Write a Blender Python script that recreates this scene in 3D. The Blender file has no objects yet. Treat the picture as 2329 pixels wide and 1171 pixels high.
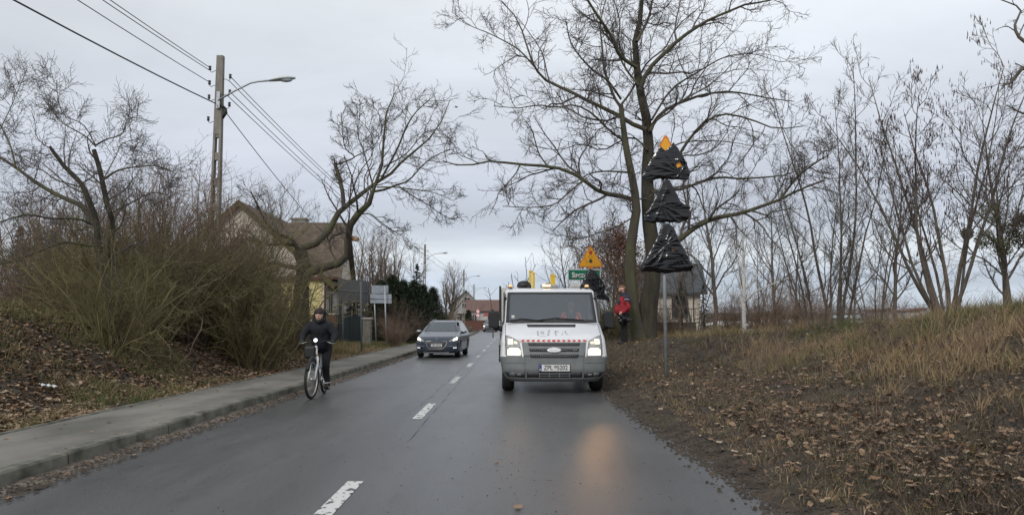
import bpy, bmesh, math, random
import numpy as np
from mathutils import Vector, Matrix
R = math.radians
rng = np.random.default_rng(7); random.seed(7)
S = bpy.context.scene; COL = S.collection
# ---------------- camera, world, sun ----------------
TH = math.atan(146.5 / 1727.0); CAMZ = 1.3
cam = bpy.data.objects.new('camera', bpy.data.cameras.new('camera')); COL.objects.link(cam); S.camera = cam
cam.location = (0, 0, CAMZ); cam.rotation_euler = (R(90) + TH, 0, 0)
cam.data.sensor_width = 36; cam.data.lens = 36 * 1727 / 2329; cam.data.clip_end = 5000; cam.data.clip_start = 0.05
S.view_settings.view_transform = 'Standard'; S.view_settings.look = 'None'; S.view_settings.exposure = 0.0; S.view_settings.gamma = 1
try:
    S.cycles.max_bounces = 6; S.cycles.transparent_max_bounces = 16
except Exception: pass
SUN_EL, SUN_AZ = R(34), R(205)
W = bpy.data.worlds.new('World'); S.world = W; W.use_nodes = True
def world():
    n = W.node_tree.nodes; l = W.node_tree.links; n.clear()
    N = lambda t, **k: (lambda q: ([setattr(q, a, b) for a, b in k.items()], q)[1])(n.new(t))
    out = N('ShaderNodeOutputWorld'); bg = N('ShaderNodeBackground'); bg.inputs[1].default_value = 0.1
    sky = N('ShaderNodeTexSky', sky_type='NISHITA'); sky.sun_disc = False; sky.sun_elevation = SUN_EL; sky.sun_rotation = SUN_AZ
    tc = N('ShaderNodeTexCoord'); sep = N('ShaderNodeSeparateXYZ'); l.new(tc.outputs['Generated'], sep.inputs[0])
    zc = N('ShaderNodeMath', operation='MAXIMUM'); zc.inputs[1].default_value = 0.0; l.new(sep.outputs[2], zc.inputs[0])
    za = N('ShaderNodeMath', operation='ADD'); za.inputs[1].default_value = 0.13; l.new(zc.outputs[0], za.inputs[0])
    dx = N('ShaderNodeMath', operation='DIVIDE'); l.new(sep.outputs[0], dx.inputs[0]); l.new(za.outputs[0], dx.inputs[1])
    dy = N('ShaderNodeMath', operation='DIVIDE'); l.new(sep.outputs[1], dy.inputs[0]); l.new(za.outputs[0], dy.inputs[1])
    cm = N('ShaderNodeCombineXYZ'); l.new(dx.outputs[0], cm.inputs[0]); l.new(dy.outputs[0], cm.inputs[1])
    def noise(sc, det, rough, dist=0.0, loc=(0, 0, 0), scl=(1, 1, 1)):
        m = N('ShaderNodeMapping'); m.inputs[1].default_value = loc; m.inputs[3].default_value = scl
        l.new(cm.outputs[0], m.inputs[0]); q = N('ShaderNodeTexNoise'); q.inputs['Scale'].default_value = sc
        q.inputs['Detail'].default_value = det; q.inputs['Roughness'].default_value = rough; q.inputs['Distortion'].default_value = dist
        l.new(m.outputs[0], q.inputs[0]); return q.outputs[0]
    # vertical profile: grey-violet deck, darker belly low down, bright slot above the horizon
    pr = N('ShaderNodeValToRGB'); l.new(sep.outputs[2], pr.inputs[0])
    cr = pr.color_ramp; cr.elements[0].position = 0.0; cr.elements[0].color = (.48, .55, .63, 1)
    cr.elements[1].position = 1.0; cr.elements[1].color = (.76, .80, .86, 1)
    for p, c in ((.03, (.60, .68, .78)), (.055, (.55, .62, .73)), (.085, (.78, .83, .89)), (.115, (.57, .62, .70)), (.17, (.60, .64, .73)), (.26, (.70, .74, .81)), (.42, (.88, .92, .97))):
        e = cr.elements.new(p); e.color = (*c, 1)
    r1 = N('ShaderNodeMapRange'); l.new(noise(.55, 6, .55, .4, (3.1, 1.7, 0), (1, .8, 1)), r1.inputs[0])
    r1.inputs[1].default_value = .34; r1.inputs[2].default_value = .68; r1.inputs[3].default_value = .90; r1.inputs[4].default_value = 1.16
    r2 = N('ShaderNodeMapRange'); l.new(noise(1.6, 8, .6, .6, (9.3, 2.2, 4), (.6, .8, 1)), r2.inputs[0])
    r2.inputs[1].default_value = .35; r2.inputs[2].default_value = .7; r2.inputs[3].default_value = .93; r2.inputs[4].default_value = 1.07
    mu = N('ShaderNodeMath', operation='MULTIPLY'); l.new(r1.outputs[0], mu.inputs[0]); l.new(r2.outputs[0], mu.inputs[1])
    sc = N('ShaderNodeVectorMath', operation='SCALE'); l.new(pr.outputs[0], sc.inputs[0]); l.new(mu.outputs[0], sc.inputs[3])
    s10 = N('ShaderNodeVectorMath', operation='SCALE'); l.new(sc.outputs[0], s10.inputs[0]); s10.inputs[3].default_value = 10.0
    mx = N('ShaderNodeMix', data_type='RGBA'); mx.inputs[0].default_value = .94
    l.new(sky.outputs[0], mx.inputs[6]); l.new(s10.outputs[0], mx.inputs[7]); l.new(mx.outputs[2], bg.inputs[0]); l.new(bg.outputs[0], out.inputs[0])
world()
sl = bpy.data.lights.new('sun', 'SUN'); sl.energy = 1.5; sl.angle = R(14); sl.color = (1, .96, .9)
sun = bpy.data.objects.new('sun', sl); COL.objects.link(sun)
sd = Vector((math.sin(SUN_AZ) * math.cos(SUN_EL), math.cos(SUN_AZ) * math.cos(SUN_EL), math.sin(SUN_EL)))
sun.rotation_euler = sd.to_track_quat('Z', 'Y').to_euler(); sun.location = (0, -5, 30)
# ---------------- helpers ----------------
def at(px, py, Y):
    xc = (px - 1164.5) / 1727; yc = (585.5 - py) / 1727
    t = Y / (math.cos(TH) - yc * math.sin(TH))
    return Vector((xc * t, Y, CAMZ + t * (math.sin(TH) + yc * math.cos(TH))))
def mat(name, col, rough=.7, col2=None, scale=8, metal=0, bump=0, bscale=40, emit=None, estr=1, spec=None, stretch=(1, 1, 1), attr=None, alpha=None, coat=0, detail=5, lo=.35, hi=.65, trans=0, coord='Object', rvar=0):
    m = bpy.data.materials.new(name); m.use_nodes = True; n = m.node_tree.nodes; l = m.node_tree.links
    b = n['Principled BSDF']; b.inputs['Base Color'].default_value = (*col, 1); b.inputs['Roughness'].default_value = rough; b.inputs['Metallic'].default_value = metal
    if spec is not None: b.inputs['Specular IOR Level'].default_value = spec
    if coat: b.inputs['Coat Weight'].default_value = coat; b.inputs['Coat Roughness'].default_value = .08
    if trans: b.inputs['Transmission Weight'].default_value = trans
    if alpha is not None: b.inputs['Alpha'].default_value = alpha
    if emit: b.inputs['Emission Color'].default_value = (*emit, 1); b.inputs['Emission Strength'].default_value = estr
    tc = n.new('ShaderNodeTexCoord'); mp = n.new('ShaderNodeMapping'); mp.inputs[3].default_value = stretch; l.new(tc.outputs[coord], mp.inputs[0])
    if col2 is not None:
        q = n.new('ShaderNodeTexNoise'); q.inputs['Scale'].default_value = scale; q.inputs['Detail'].default_value = detail; q.inputs['Roughness'].default_value = .6
        l.new(mp.outputs[0], q.inputs[0]); r = n.new('ShaderNodeMapRange'); r.inputs[1].default_value = lo; r.inputs[2].default_value = hi; l.new(q.outputs[0], r.inputs[0])
        x = n.new('ShaderNodeMix'); x.data_type = 'RGBA'; x.inputs[6].default_value = (*col, 1); x.inputs[7].default_value = (*col2, 1)
        l.new(r.outputs[0], x.inputs[0]); cout = x.outputs[2]
        if rvar:
            rr = n.new('ShaderNodeMapRange'); rr.inputs[3].default_value = rough - rvar; rr.inputs[4].default_value = rough + rvar; l.new(r.outputs[0], rr.inputs[0]); l.new(rr.outputs[0], b.inputs['Roughness'])
        l.new(cout, b.inputs['Base Color'])
    if attr:
        a = n.new('ShaderNodeAttribute'); a.attribute_name = 'tint'; rp = n.new('ShaderNodeValToRGB'); l.new(a.outputs['Fac'], rp.inputs[0])
        k = len(attr); cr = rp.color_ramp
        cr.elements[0].color = (*attr[0], 1); cr.elements[1].color = (*attr[-1], 1)
        for i in range(1, k - 1): e = cr.elements.new(i / (k - 1)); e.color = (*attr[i], 1)
        l.new(rp.outputs[0], b.inputs['Base Color'])
    if bump:
        q = n.new('ShaderNodeTexNoise'); q.inputs['Scale'].default_value = bscale; q.inputs['Detail'].default_value = 6; l.new(mp.outputs[0], q.inputs[0])
        bp = n.new('ShaderNodeBump'); bp.inputs['Strength'].default_value = 1; bp.inputs['Distance'].default_value = bump; l.new(q.outputs[0], bp.inputs['Height']); l.new(bp.outputs[0], b.inputs['Normal'])
    return m
def tag(o, label=None, cat=None, group=None, kind=None):
    if label: o['label'] = label
    if cat: o['category'] = cat
    if group: o['group'] = group
    if kind: o['kind'] = kind
    return o
def empty(name, loc=(0, 0, 0), rz=0, label=None, cat=None, group=None):
    o = bpy.data.objects.new(name, None); COL.objects.link(o); o.location = loc; o.rotation_euler = (0, 0, rz); o.empty_display_size = .2
    return tag(o, label, cat, group)
def link(name, me, parent=None, loc=None):
    o = bpy.data.objects.new(name, me); COL.objects.link(o)
    if parent: o.parent = parent
    if loc is not None: o.location = loc
    return o
def np_mesh(name, V, Fs, mats, parent=None, tint=None, smooth=False, midx=None):
    V = np.asarray(V, float).reshape(-1, 3)
    if not isinstance(Fs, list): Fs = [Fs]
    me = bpy.data.meshes.new(name); me.vertices.add(len(V)); me.vertices.foreach_set('co', V.ravel())
    loops = np.concatenate([f.ravel() for f in Fs]); tot = np.concatenate([np.full(len(f), f.shape[1]) for f in Fs])
    st = np.concatenate([[0], np.cumsum(tot)[:-1]])
    me.loops.add(len(loops)); me.loops.foreach_set('vertex_index', loops.astype(np.int32))
    me.polygons.add(len(tot)); me.polygons.foreach_set('loop_start', st.astype(np.int32))
    if midx is not None: me.polygons.foreach_set('material_index', np.asarray(midx, np.int32))
    for m in (mats if isinstance(mats, (list, tuple)) else [mats]): me.materials.append(m)
    if smooth: me.polygons.foreach_set('use_smooth', np.ones(len(tot), bool))
    if tint is not None:
        a = me.attributes.new('tint', 'FLOAT', 'POINT'); a.data.foreach_set('value', np.asarray(tint, np.float32))
    me.update(calc_edges=True)
    return link(name, me, parent)
class MB:
    def __init__(s): s.v = []; s.f = []; s.sm = []
    def add(s, vs, fs, smooth=False):
        b = len(s.v); s.v += [tuple(v) for v in vs]; s.f += [tuple(i + b for i in f) for f in fs]; s.sm += [smooth] * len(fs); return s
    def box(s, c, d, M=None):
        x, y, z = [q / 2 for q in d]; vs = [Vector((i * x, j * y, k * z)) for i in (-1, 1) for j in (-1, 1) for k in (-1, 1)]
        if M is not None: vs = [M @ v for v in vs]
        vs = [v + Vector(c) for v in vs]
        return s.add(vs, [(0, 1, 3, 2), (4, 6, 7, 5), (0, 4, 5, 1), (2, 3, 7, 6), (0, 2, 6, 4), (1, 5, 7, 3)])
    def tube(s, pts, r, n=8, cap=True, smooth=True):
        pts = [Vector(p) for p in pts]; rs = r if isinstance(r, (list, tuple)) else [r] * len(pts); vs = []; u = None
        for i, p in enumerate(pts):
            t = (pts[min(i + 1, len(pts) - 1)] - pts[max(i - 1, 0)]).normalized()
            if u is None: u = t.orthogonal().normalized()
            u = (u - t * u.dot(t)); u = u.normalized() if u.length > 1e-6 else t.orthogonal().normalized()
            w = t.cross(u); vs += [p + (u * math.cos(2 * math.pi * k / n) + w * math.sin(2 * math.pi * k / n)) * rs[i] for k in range(n)]
        fs = [(i * n + k, i * n + (k + 1) % n, (i + 1) * n + (k + 1) % n, (i + 1) * n + k) for i in range(len(pts) - 1) for k in range(n)]
        s.add(vs, fs, smooth)
        if cap:
            b = len(s.v) - len(vs); s.f += [tuple(b + k for k in reversed(range(n))), tuple(b + (len(pts) - 1) * n + k for k in range(n))]; s.sm += [False, False]
        return s
    def ball(s, c, r, n=12, m=8, M=None):
        r = (r, r, r) if not isinstance(r, (tuple, list)) else r; vs = []
        for i in range(m + 1):
            a = math.pi * i / m
            for k in range(n):
                v = Vector((r[0] * math.sin(a) * math.cos(2 * math.pi * k / n), r[1] * math.sin(a) * math.sin(2 * math.pi * k / n), r[2] * math.cos(a)))
                if M is not None: v = M @ v
                vs.append(v + Vector(c))
        fs = [(i * n + k, (i + 1) * n + k, (i + 1) * n + (k + 1) % n, i * n + (k + 1) % n) for i in range(m) for k in range(n)]
        return s.add(vs, fs, True)
    def prism(s, poly, d0, d1, axis='y', close=True):
        # poly in the plane normal to axis
        def P(a, b, d): return {'y': (a, d, b), 'x': (d, a, b), 'z': (a, b, d)}[axis]
        n = len(poly); vs = [P(a, b, d0) for a, b in poly] + [P(a, b, d1) for a, b in poly]
        return s.add(vs, [tuple(range(n)), tuple(reversed(range(n, 2 * n)))] + [(i, i + n, (i + 1) % n + n, (i + 1) % n) for i in range(n)])
    def build(s, name, m, parent=None, bevel=0, fix=True, seg=2):
        me = bpy.data.meshes.new(name); me.from_pydata(s.v, [], s.f); me.materials.append(m)
        me.polygons.foreach_set('use_smooth', s.sm); me.update()
        if fix:
            b = bmesh.new(); b.from_mesh(me); bmesh.ops.recalc_face_normals(b, faces=b.faces); b.to_mesh(me); b.free()
        o = link(name, me, parent)
        if bevel: q = o.modifiers.new('bevel', 'BEVEL'); q.width = bevel; q.segments = seg; q.limit_method = 'ANGLE'
        return o
def text(name, s, size, m, parent, loc, rot=(R(90), 0, 0), align='CENTER', sx=1, ext=.001, w=.0):
    c = bpy.data.curves.new(name, 'FONT'); c.body = s; c.size = size; c.align_x = align; c.align_y = 'CENTER'; c.extrude = ext; c.offset = w
    t = bpy.data.objects.new(name, c); COL.objects.link(t); bpy.context.view_layer.update()
    me = bpy.data.meshes.new_from_object(t.evaluated_get(bpy.context.evaluated_depsgraph_get())); bpy.data.objects.remove(t)
    me.materials.clear(); me.materials.append(m); o = link(name, me, parent, loc); o.rotation_euler = rot; o.scale = (sx, 1, 1); return o
def copy_tree(o, parent=None):
    c = o.copy(); COL.objects.link(c)
    if parent: c.parent = parent
    for ch in o.children: copy_tree(ch, c)
    return c
def blob(name, parts, m, parent, vox=.012, smooth=4):
    """one continuous surface fused from tapered limbs: parts = ('c', a, b, ra, rb) or ('e', centre, radii[, matrix])"""
    b = MB()
    for p in parts:
        if p[0] == 'c':
            a, c = Vector(p[1]), Vector(p[2]); b.tube([a, a.lerp(c, .5), c], [p[3], (p[3] + p[4]) / 2, p[4]], 12); b.ball(a, p[3] * .995); b.ball(c, p[4] * .995)
        else: b.ball(p[1], p[2], 16, 10, p[3] if len(p) > 3 else None)
    o = b.build(name, m, parent); q = o.modifiers.new('fuse', 'REMESH'); q.mode = 'VOXEL'; q.voxel_size = vox; q.use_smooth_shade = True
    s_ = o.modifiers.new('soften', 'SMOOTH'); s_.factor = .5; s_.iterations = smooth; return o
def sstep(a, b, x): t = np.clip((x - a) / (b - a), 0, 1); return t * t * (3 - 2 * t)
def vnoise(x, y, s=1.0, seed=0):
    r = np.random.default_rng(seed); o = 0
    for k in range(6):
        a = r.uniform(0, 6.28); f = s * r.uniform(.6, 1.9); o = o + np.sin((x * math.cos(a) + y * math.sin(a)) * f + r.uniform(0, 6.28) + 1.3 * np.sin((x * math.sin(a) - y * math.cos(a)) * f * .7))
    return o / 6
# ---------------- terrain functions ----------------
def road_cx(y):  # centre line x
    y = np.asarray(y, float); return -1.28 - .00085 * np.clip(y - 82, 0, None) ** 2 * np.where(y > 82, 1, 0)
def road_z(y): return .55 * sstep(95, 150, np.asarray(y, float)) + .5 * sstep(150, 220, np.asarray(y, float))
def H(x, y):
    x = np.asarray(x, float); y = np.asarray(y, float); d = x - road_cx(y) - 1.28; zr = road_z(y)
    # right side
    e = d - (1.78 + .12 * (1 - sstep(5, 11, y)) + .07 * vnoise(y * 3, y * 0, 1.7, 3) + .04 * vnoise(y * 9, 0 * y, 2, 4))
    A = 1.62 - 1.0 * sstep(13, 25, y)
    rr = .05 * sstep(0, .25, e) + .16 * sstep(.2, 1.6, e) + (A - .2) * sstep(1.6 - 1.35 * sstep(17, 23, y), 8.3 - 6.3 * sstep(16, 23, y), e)
    rr = rr - .9 * sstep(30, 60, y) * sstep(6, 20, e) - 2.2 * sstep(55, 120, y) * sstep(10, 40, e)
    rr = rr + sstep(.0, .5, e) * .035 * vnoise(x, y, 9, 71) + sstep(.3, 2, e) * (.06 * vnoise(x, y, 1.6, 5) + .03 * vnoise(x, y, 4.5, 6))
    # left side
    f = -5.42 - d
    B = 1.45 - .75 * sstep(12, 21, y) - .45 * sstep(22, 30, y)
    ll = .09 + (B - .05) * sstep(.15, 3.1, f) + sstep(.3, 1.5, f) * (.10 * vnoise(x, y, 1.3, 8) * sstep(40, 20, y) + .03 * vnoise(x, y, 4.0, 9))
    ll = ll + .5 * sstep(60, 160, y) * sstep(5, 20, f)
    far = sstep(150, 500, y) * 7 * (1 + .5 * vnoise(x, y, .012, 11)) * sstep(100, 400, np.abs(x) + y * .6)
    out = np.where(e > 0, rr, np.where(f > 0, ll, -.06))
    return out + zr + far * np.where((e > 0) | (f > 0), 1, 0)
def Hf(x, y): return float(H(x, y))
# ---------------- materials ----------------
M = {}
M['asphalt'] = mat('asphalt', (.058, .058, .057), .32, (.088, .087, .088), 1.1, bump=.0035, bscale=140, stretch=(1, .35, 1), rvar=.05, spec=.42, lo=.3, hi=.7)
M['mark'] = mat('road_paint', (.60, .60, .57), .55, (.08, .08, .08), 17, bump=.001, detail=10, lo=.535, hi=.58, stretch=(1, .6, 1))
M['pave'] = mat('pavement_concrete', (.105, .10, .085), .8, (.215, .20, .17), 1.3, bump=.004, bscale=30, stretch=(1, .5, 1))
M['kerb'] = mat('kerb_concrete', (.060, .062, .045), .9, (.20, .19, .155), 3.2, bump=.012, bscale=12)
M['dirt'] = mat('gutter_dirt', (.075, .060, .046), .95, (.18, .15, .12), 7, bump=.01, bscale=35)
M['ground'] = mat('bank_soil', (.034, .026, .019), .95, (.088, .066, .046), 5, bump=.05, bscale=16, detail=10)
M['bark'] = mat('bark', (.080, .066, .052), .95, (.15, .13, .105), 14, bump=.02, bscale=30, stretch=(1, 1, .25))
M['mossbark'] = mat('mossy_bark', (.070, .058, .044), .95, (.088, .092, .042), 2.6, bump=.03, bscale=26, stretch=(1, 1, .35), lo=.42, hi=.6)
M['darkbark'] = mat('dark_bark', (.030, .025, .019), .95, (.060, .055, .035), 6, bump=.03, bscale=30, stretch=(1, 1, .3))
M['twig'] = mat('twig', (.075, .064, .058), .9, (.125, .107, .094), 3)
M['twigred'] = mat('twig_reddish', (.14, .095, .070), .9, (.24, .17, .125), 2)
M['twigolive'] = mat('twig_olive', (.125, .098, .048), .9, (.19, .175, .075), 1.0)
M['birchbark'] = mat('birch_bark', (.66, .64, .60), .8, (.2, .18, .16), 5, stretch=(1, 1, 4), lo=.56, hi=.66, bump=.004)
M['birchtwig'] = mat('birch_twig', (.50, .45, .41), .9, (.32, .28, .25), 3)
M['leaf'] = mat('oak_leaf_litter', (.2, .12, .07), .75, attr=[(.060, .034, .020), (.12, .066, .036), (.20, .115, .062), (.27, .175, .105), (.38, .29, .20)])
M['leafbrown'] = mat('dead_leaf', (.2, .1, .06), .8, attr=[(.07, .03, .017), (.13, .055, .03), (.20, .09, .05)])
M['grass'] = mat('dry_grass', (.2, .2, .1), .85, attr=[(.050, .070, .018), (.085, .105, .030), (.15, .14, .055), (.25, .185, .095), (.36, .26, .15), (.25, .145, .075)])
M['needle'] = mat('conifer_needles', (.02, .04, .02), .85, attr=[(.014, .024, .012), (.030, .048, .022), (.055, .070, .034)])
M['needleblue'] = mat('blue_spruce_needles', (.06, .1, .1), .85, attr=[(.03, .06, .06), (.07, .11, .11), (.10, .15, .15)])
M['mistle'] = mat('mistletoe_leaf', (.1, .1, .03), .8, attr=[(.045, .05, .014), (.09, .088, .03), (.13, .12, .05)])
M['polecon'] = mat('pole_concrete', (.17, .155, .13), .9, (.27, .25, .215), 7, bump=.006, bscale=40, stretch=(1, 1, .4))
M['galv'] = mat('galvanised_steel', (.33, .35, .37), .5, (.42, .44, .46), 12, metal=.5)
M['lampsh'] = mat('lamp_shell', (.62, .66, .64), .45, (.5, .53, .51), 6)
M['glassy'] = mat('lamp_glass', (.5, .55, .55), .15)
M['black'] = mat('black_plastic', (.008, .008, .009), .55, (.014, .014, .015), 10)
M['rubber'] = mat('tyre_rubber', (.012, .012, .012), .8, (.02, .02, .019), 20, bump=.002, bscale=60)
M['bag'] = mat('black_bin_bag', (.003, .003, .004), .17, spec=.6)
M['yellow'] = mat('sign_yellow', (.80, .38, .010), .4, (.74, .34, .01), 3)
M['orange'] = mat('sign_orange_edge', (.70, .20, .01), .4, (.62, .17, .01), 3)
M['signblack'] = mat('sign_black', (.015, .015, .015), .5)
M['signred'] = mat('sign_red', (.56, .02, .03), .45)
M['signgreen'] = mat('sign_dark_green_lamp', (.02, .06, .03), .45)
M['towngreen'] = mat('sign_green', (.0, .155, .085), .4, (.0, .125, .07), 3)
M['white'] = mat('sign_white', (.72, .72, .70), .45, (.62, .62, .60), 5)
M['vanwhite'] = mat('van_paint', (.70, .71, .72), .28, (.60, .60, .60), 2.2, coat=.5, lo=.45, hi=.75)
M['vangrey'] = mat('bumper_grey', (.125, .135, .135), .55, (.165, .175, .172), 5, bump=.0004, bscale=300)
M['darkpl'] = mat('dark_trim', (.020, .021, .023), .5, (.03, .03, .032), 9)
M['glass'] = mat('windscreen_glass', (.20, .23, .25), .03, alpha=.42, spec=1.4)  # sky reflection partly painted in: base colour lifted to pale blue-grey
M['carglass'] = mat('car_glass', (.085, .11, .125), .04, alpha=.8, spec=1.0)
M['headl'] = mat('headlight_lens', (.46, .45, .42), .12, (.22, .22, .215), 14, coat=.6)
M['lit'] = mat('headlight_lit', (1, .95, .8), .3, emit=(1, .88, .64), estr=1.7)
M['litcar'] = mat('car_headlight_lit', (1, 1, .9), .3, emit=(1, .98, .80), estr=4)
M['amber'] = mat('amber_lamp_lit', (1, .6, .2), .3, emit=(1, .66, .32), estr=2.2)
M['ledw'] = mat('white_led', (1, 1, 1), .3, emit=(.95, 1, 1), estr=3)
M['chrome'] = mat('chrome', (.55, .56, .57), .22, metal=.85)
M['plate'] = mat('number_plate', (.70, .70, .68), .4, (.6, .6, .58), 12)
M['euro'] = mat('plate_blue', (.01, .04, .25), .4)
M['ghost'] = mat('faded_lettering', (.50, .50, .50), .5, (.66, .66, .66), 22)
M['ghostdark'] = mat('faded_lettering_dark', (.30, .31, .33), .5, (.60, .60, .60), 30)
M['bedboard'] = mat('bed_board', (.52, .50, .46), .6, (.62, .61, .58), 6)
M['craneyel'] = mat('yellow_paint', (.75, .50, .02), .45, (.65, .42, .02), 8)
M['orangevest'] = mat('orange_vest', (.75, .10, .02), .8)
M['cloth'] = mat('black_cloth', (.005, .006, .009), .85, (.011, .012, .018), 12, bump=.01, bscale=16)
M['trouser'] = mat('dark_trousers', (.006, .006, .008), .9, (.012, .012, .015), 10, bump=.008, bscale=14)
M['jred'] = mat('red_jacket', (.36, .018, .030), .8, (.19, .010, .017), 9, bump=.012, bscale=11)
M['jdark'] = mat('jacket_dark_panel', (.022, .025, .045), .8, (.03, .034, .055), 9)
M['reflect'] = mat('reflective_strip', (.6, .62, .62), .35)
M['skin'] = mat('skin', (.50, .29, .21), .55, (.56, .34, .26), 12)
M['hair'] = mat('short_brown_hair', (.16, .075, .04), .8, (.24, .12, .06), 40)
M['beard'] = mat('beard_brown', (.14, .06, .03), .85, (.2, .09, .05), 60)
M['eye'] = mat('eye_dark', (.02, .015, .012), .3)
M['lip'] = mat('lips', (.38, .14, .12), .5)
M['bikew'] = mat('bicycle_white_paint', (.70, .71, .72), .3)
M['silver'] = mat('bike_silver', (.5, .5, .5), .35, metal=.8)
M['carpaint'] = mat('car_blue_grey_paint', (.040, .054, .078), .3, (.046, .060, .086), 5, metal=.15, coat=.45)
M['farpaint'] = mat('far_car_paint', (.04, .055, .07), .3, metal=.4, coat=.6)
M['alloy'] = mat('alloy_rim', (.42, .43, .44), .35, metal=.7)
M['stucco'] = mat('pale_stucco', (.66, .59, .50), .9, (.52, .46, .38), 1.6, bump=.004, bscale=30)
M['yellowwall'] = mat('yellow_render', (.74, .62, .28), .9, (.62, .53, .25), 1.2, bump=.003, bscale=40)
M['rooftile'] = mat('old_roof_tile', (.095, .072, .055), .9, (.16, .125, .095), 2.5, bump=.01, bscale=20)
M['mossroof'] = mat('mossy_verge', (.09, .085, .03), .95, (.07, .055, .035), 3)
M['rooffar'] = mat('brown_roof', (.13, .075, .062), .85, (.17, .10, .085), 1.5)
M['roofblue'] = mat('pale_metal_roof', (.28, .32, .36), .6, (.34, .38, .42), 2)
M['roofdark'] = mat('dark_slate_roof', (.055, .062, .070), .8, (.08, .088, .095), 3)
M['roofred'] = mat('red_canopy_roof', (.36, .09, .08), .7)
M['farwall'] = mat('far_pale_wall', (.52, .50, .47), .9, (.42, .41, .39), .8)
M['farwallgrey'] = mat('far_grey_wall', (.30, .29, .28), .9, (.40, .385, .36), .7)
M['window'] = mat('window_glass', (.03, .035, .04), .12)
M['winframe'] = mat('window_frame', (.55, .54, .50), .6)
M['brick'] = mat('brick_orange', (.15, .065, .045), .9, (.09, .045, .035), 14)
M['gatepaint'] = mat('gate_dark_green', (.018, .028, .028), .5)
M['rail'] = mat('fence_rail_dark', (.03, .03, .032), .6)
M['signback'] = mat('sign_back_dark', (.040, .045, .055), .55, (.055, .06, .07), 5)
M['signpale'] = mat('sign_back_pale', (.26, .29, .335), .5, (.31, .34, .38), 4)
M['postdark'] = mat('post_dark', (.10, .115, .12), .5)
M['concretewall'] = mat('garden_wall', (.40, .385, .35), .9, (.3, .29, .26), 3)
M['wire'] = mat('wire_dark', (.035, .035, .038), .6)
M['ceram'] = mat('insulator', (.04, .035, .035), .3)
M['litter'] = mat('white_litter', (.62, .63, .64), .6)
M['rust'] = mat('rusty_downpipe', (.11, .04, .03), .8)
M['cutwood'] = mat('fresh_cut_wood', (.42, .25, .13), .8, (.5, .33, .2), 15)
M['woodsmass'] = mat('far_wood', (.075, .062, .055), .95, attr=[(.06, .047, .038), (.09, .075, .062), (.12, .10, .085)])
M['interior'] = mat('cab_interior', (.035, .037, .04), .8)
# brick / tile courses through a wave bump
def courses(m, freq, dist, axis='Z'):
    n = m.node_tree.nodes; l = m.node_tree.links; tc = n.new('ShaderNodeTexCoord'); w = n.new('ShaderNodeTexWave'); w.wave_type = 'BANDS'; w.bands_direction = axis; w.wave_profile = 'SAW'
    w.inputs['Scale'].default_value = freq; w.inputs['Distortion'].default_value = .3; l.new(tc.outputs['Object'], w.inputs[0]); b = n.new('ShaderNodeBump'); b.inputs['Distance'].default_value = dist
    l.new(w.outputs['Fac'], b.inputs['Height']); l.new(b.outputs[0], n['Principled BSDF'].inputs['Normal'])
courses(M['rooftile'], 1.3, .05); courses(M['rooffar'], 1.0, .06)
def bagmat(m):
    n = m.node_tree.nodes; l = m.node_tree.links; tc = n.new('ShaderNodeTexCoord'); mp = n.new('ShaderNodeMapping'); mp.inputs[2].default_value = (0, R(28), 0); mp.inputs[3].default_value = (1.2, 1.2, 7)
    l.new(tc.outputs['Object'], mp.inputs[0]); q = n.new('ShaderNodeTexNoise'); q.inputs['Scale'].default_value = 1.3; q.inputs['Detail'].default_value = 1; q.inputs['Distortion'].default_value = .8; l.new(mp.outputs[0], q.inputs[0])
    b = n.new('ShaderNodeBump'); b.inputs['Distance'].default_value = .028; b.inputs['Strength'].default_value = 1; l.new(q.outputs[0], b.inputs['Height']); l.new(b.outputs[0], n['Principled BSDF'].inputs['Normal'])
bagmat(M['bag'])
def mudground():
    # soil shifts from mud to greener turf with slow noise
    m = M['ground']; n = m.node_tree.nodes; l = m.node_tree.links; b = n['Principled BSDF']; src = b.inputs['Base Color'].links[0].from_socket
    tc = n.new('ShaderNodeTexCoord'); q = n.new('ShaderNodeTexNoise'); q.inputs['Scale'].default_value = .55; q.inputs['Detail'].default_value = 5; l.new(tc.outputs['Object'], q.inputs[0])
    r = n.new('ShaderNodeMapRange'); r.inputs[1].default_value = .55; r.inputs[2].default_value = .7; l.new(q.outputs[0], r.inputs[0])
    x = n.new('ShaderNodeMix'); x.data_type = 'RGBA'; l.new(r.outputs[0], x.inputs[0]); l.new(src, x.inputs[6]); x.inputs[7].default_value = (.060, .050, .028, 1); l.new(x.outputs[2], b.inputs['Base Color'])
mudground()
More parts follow.
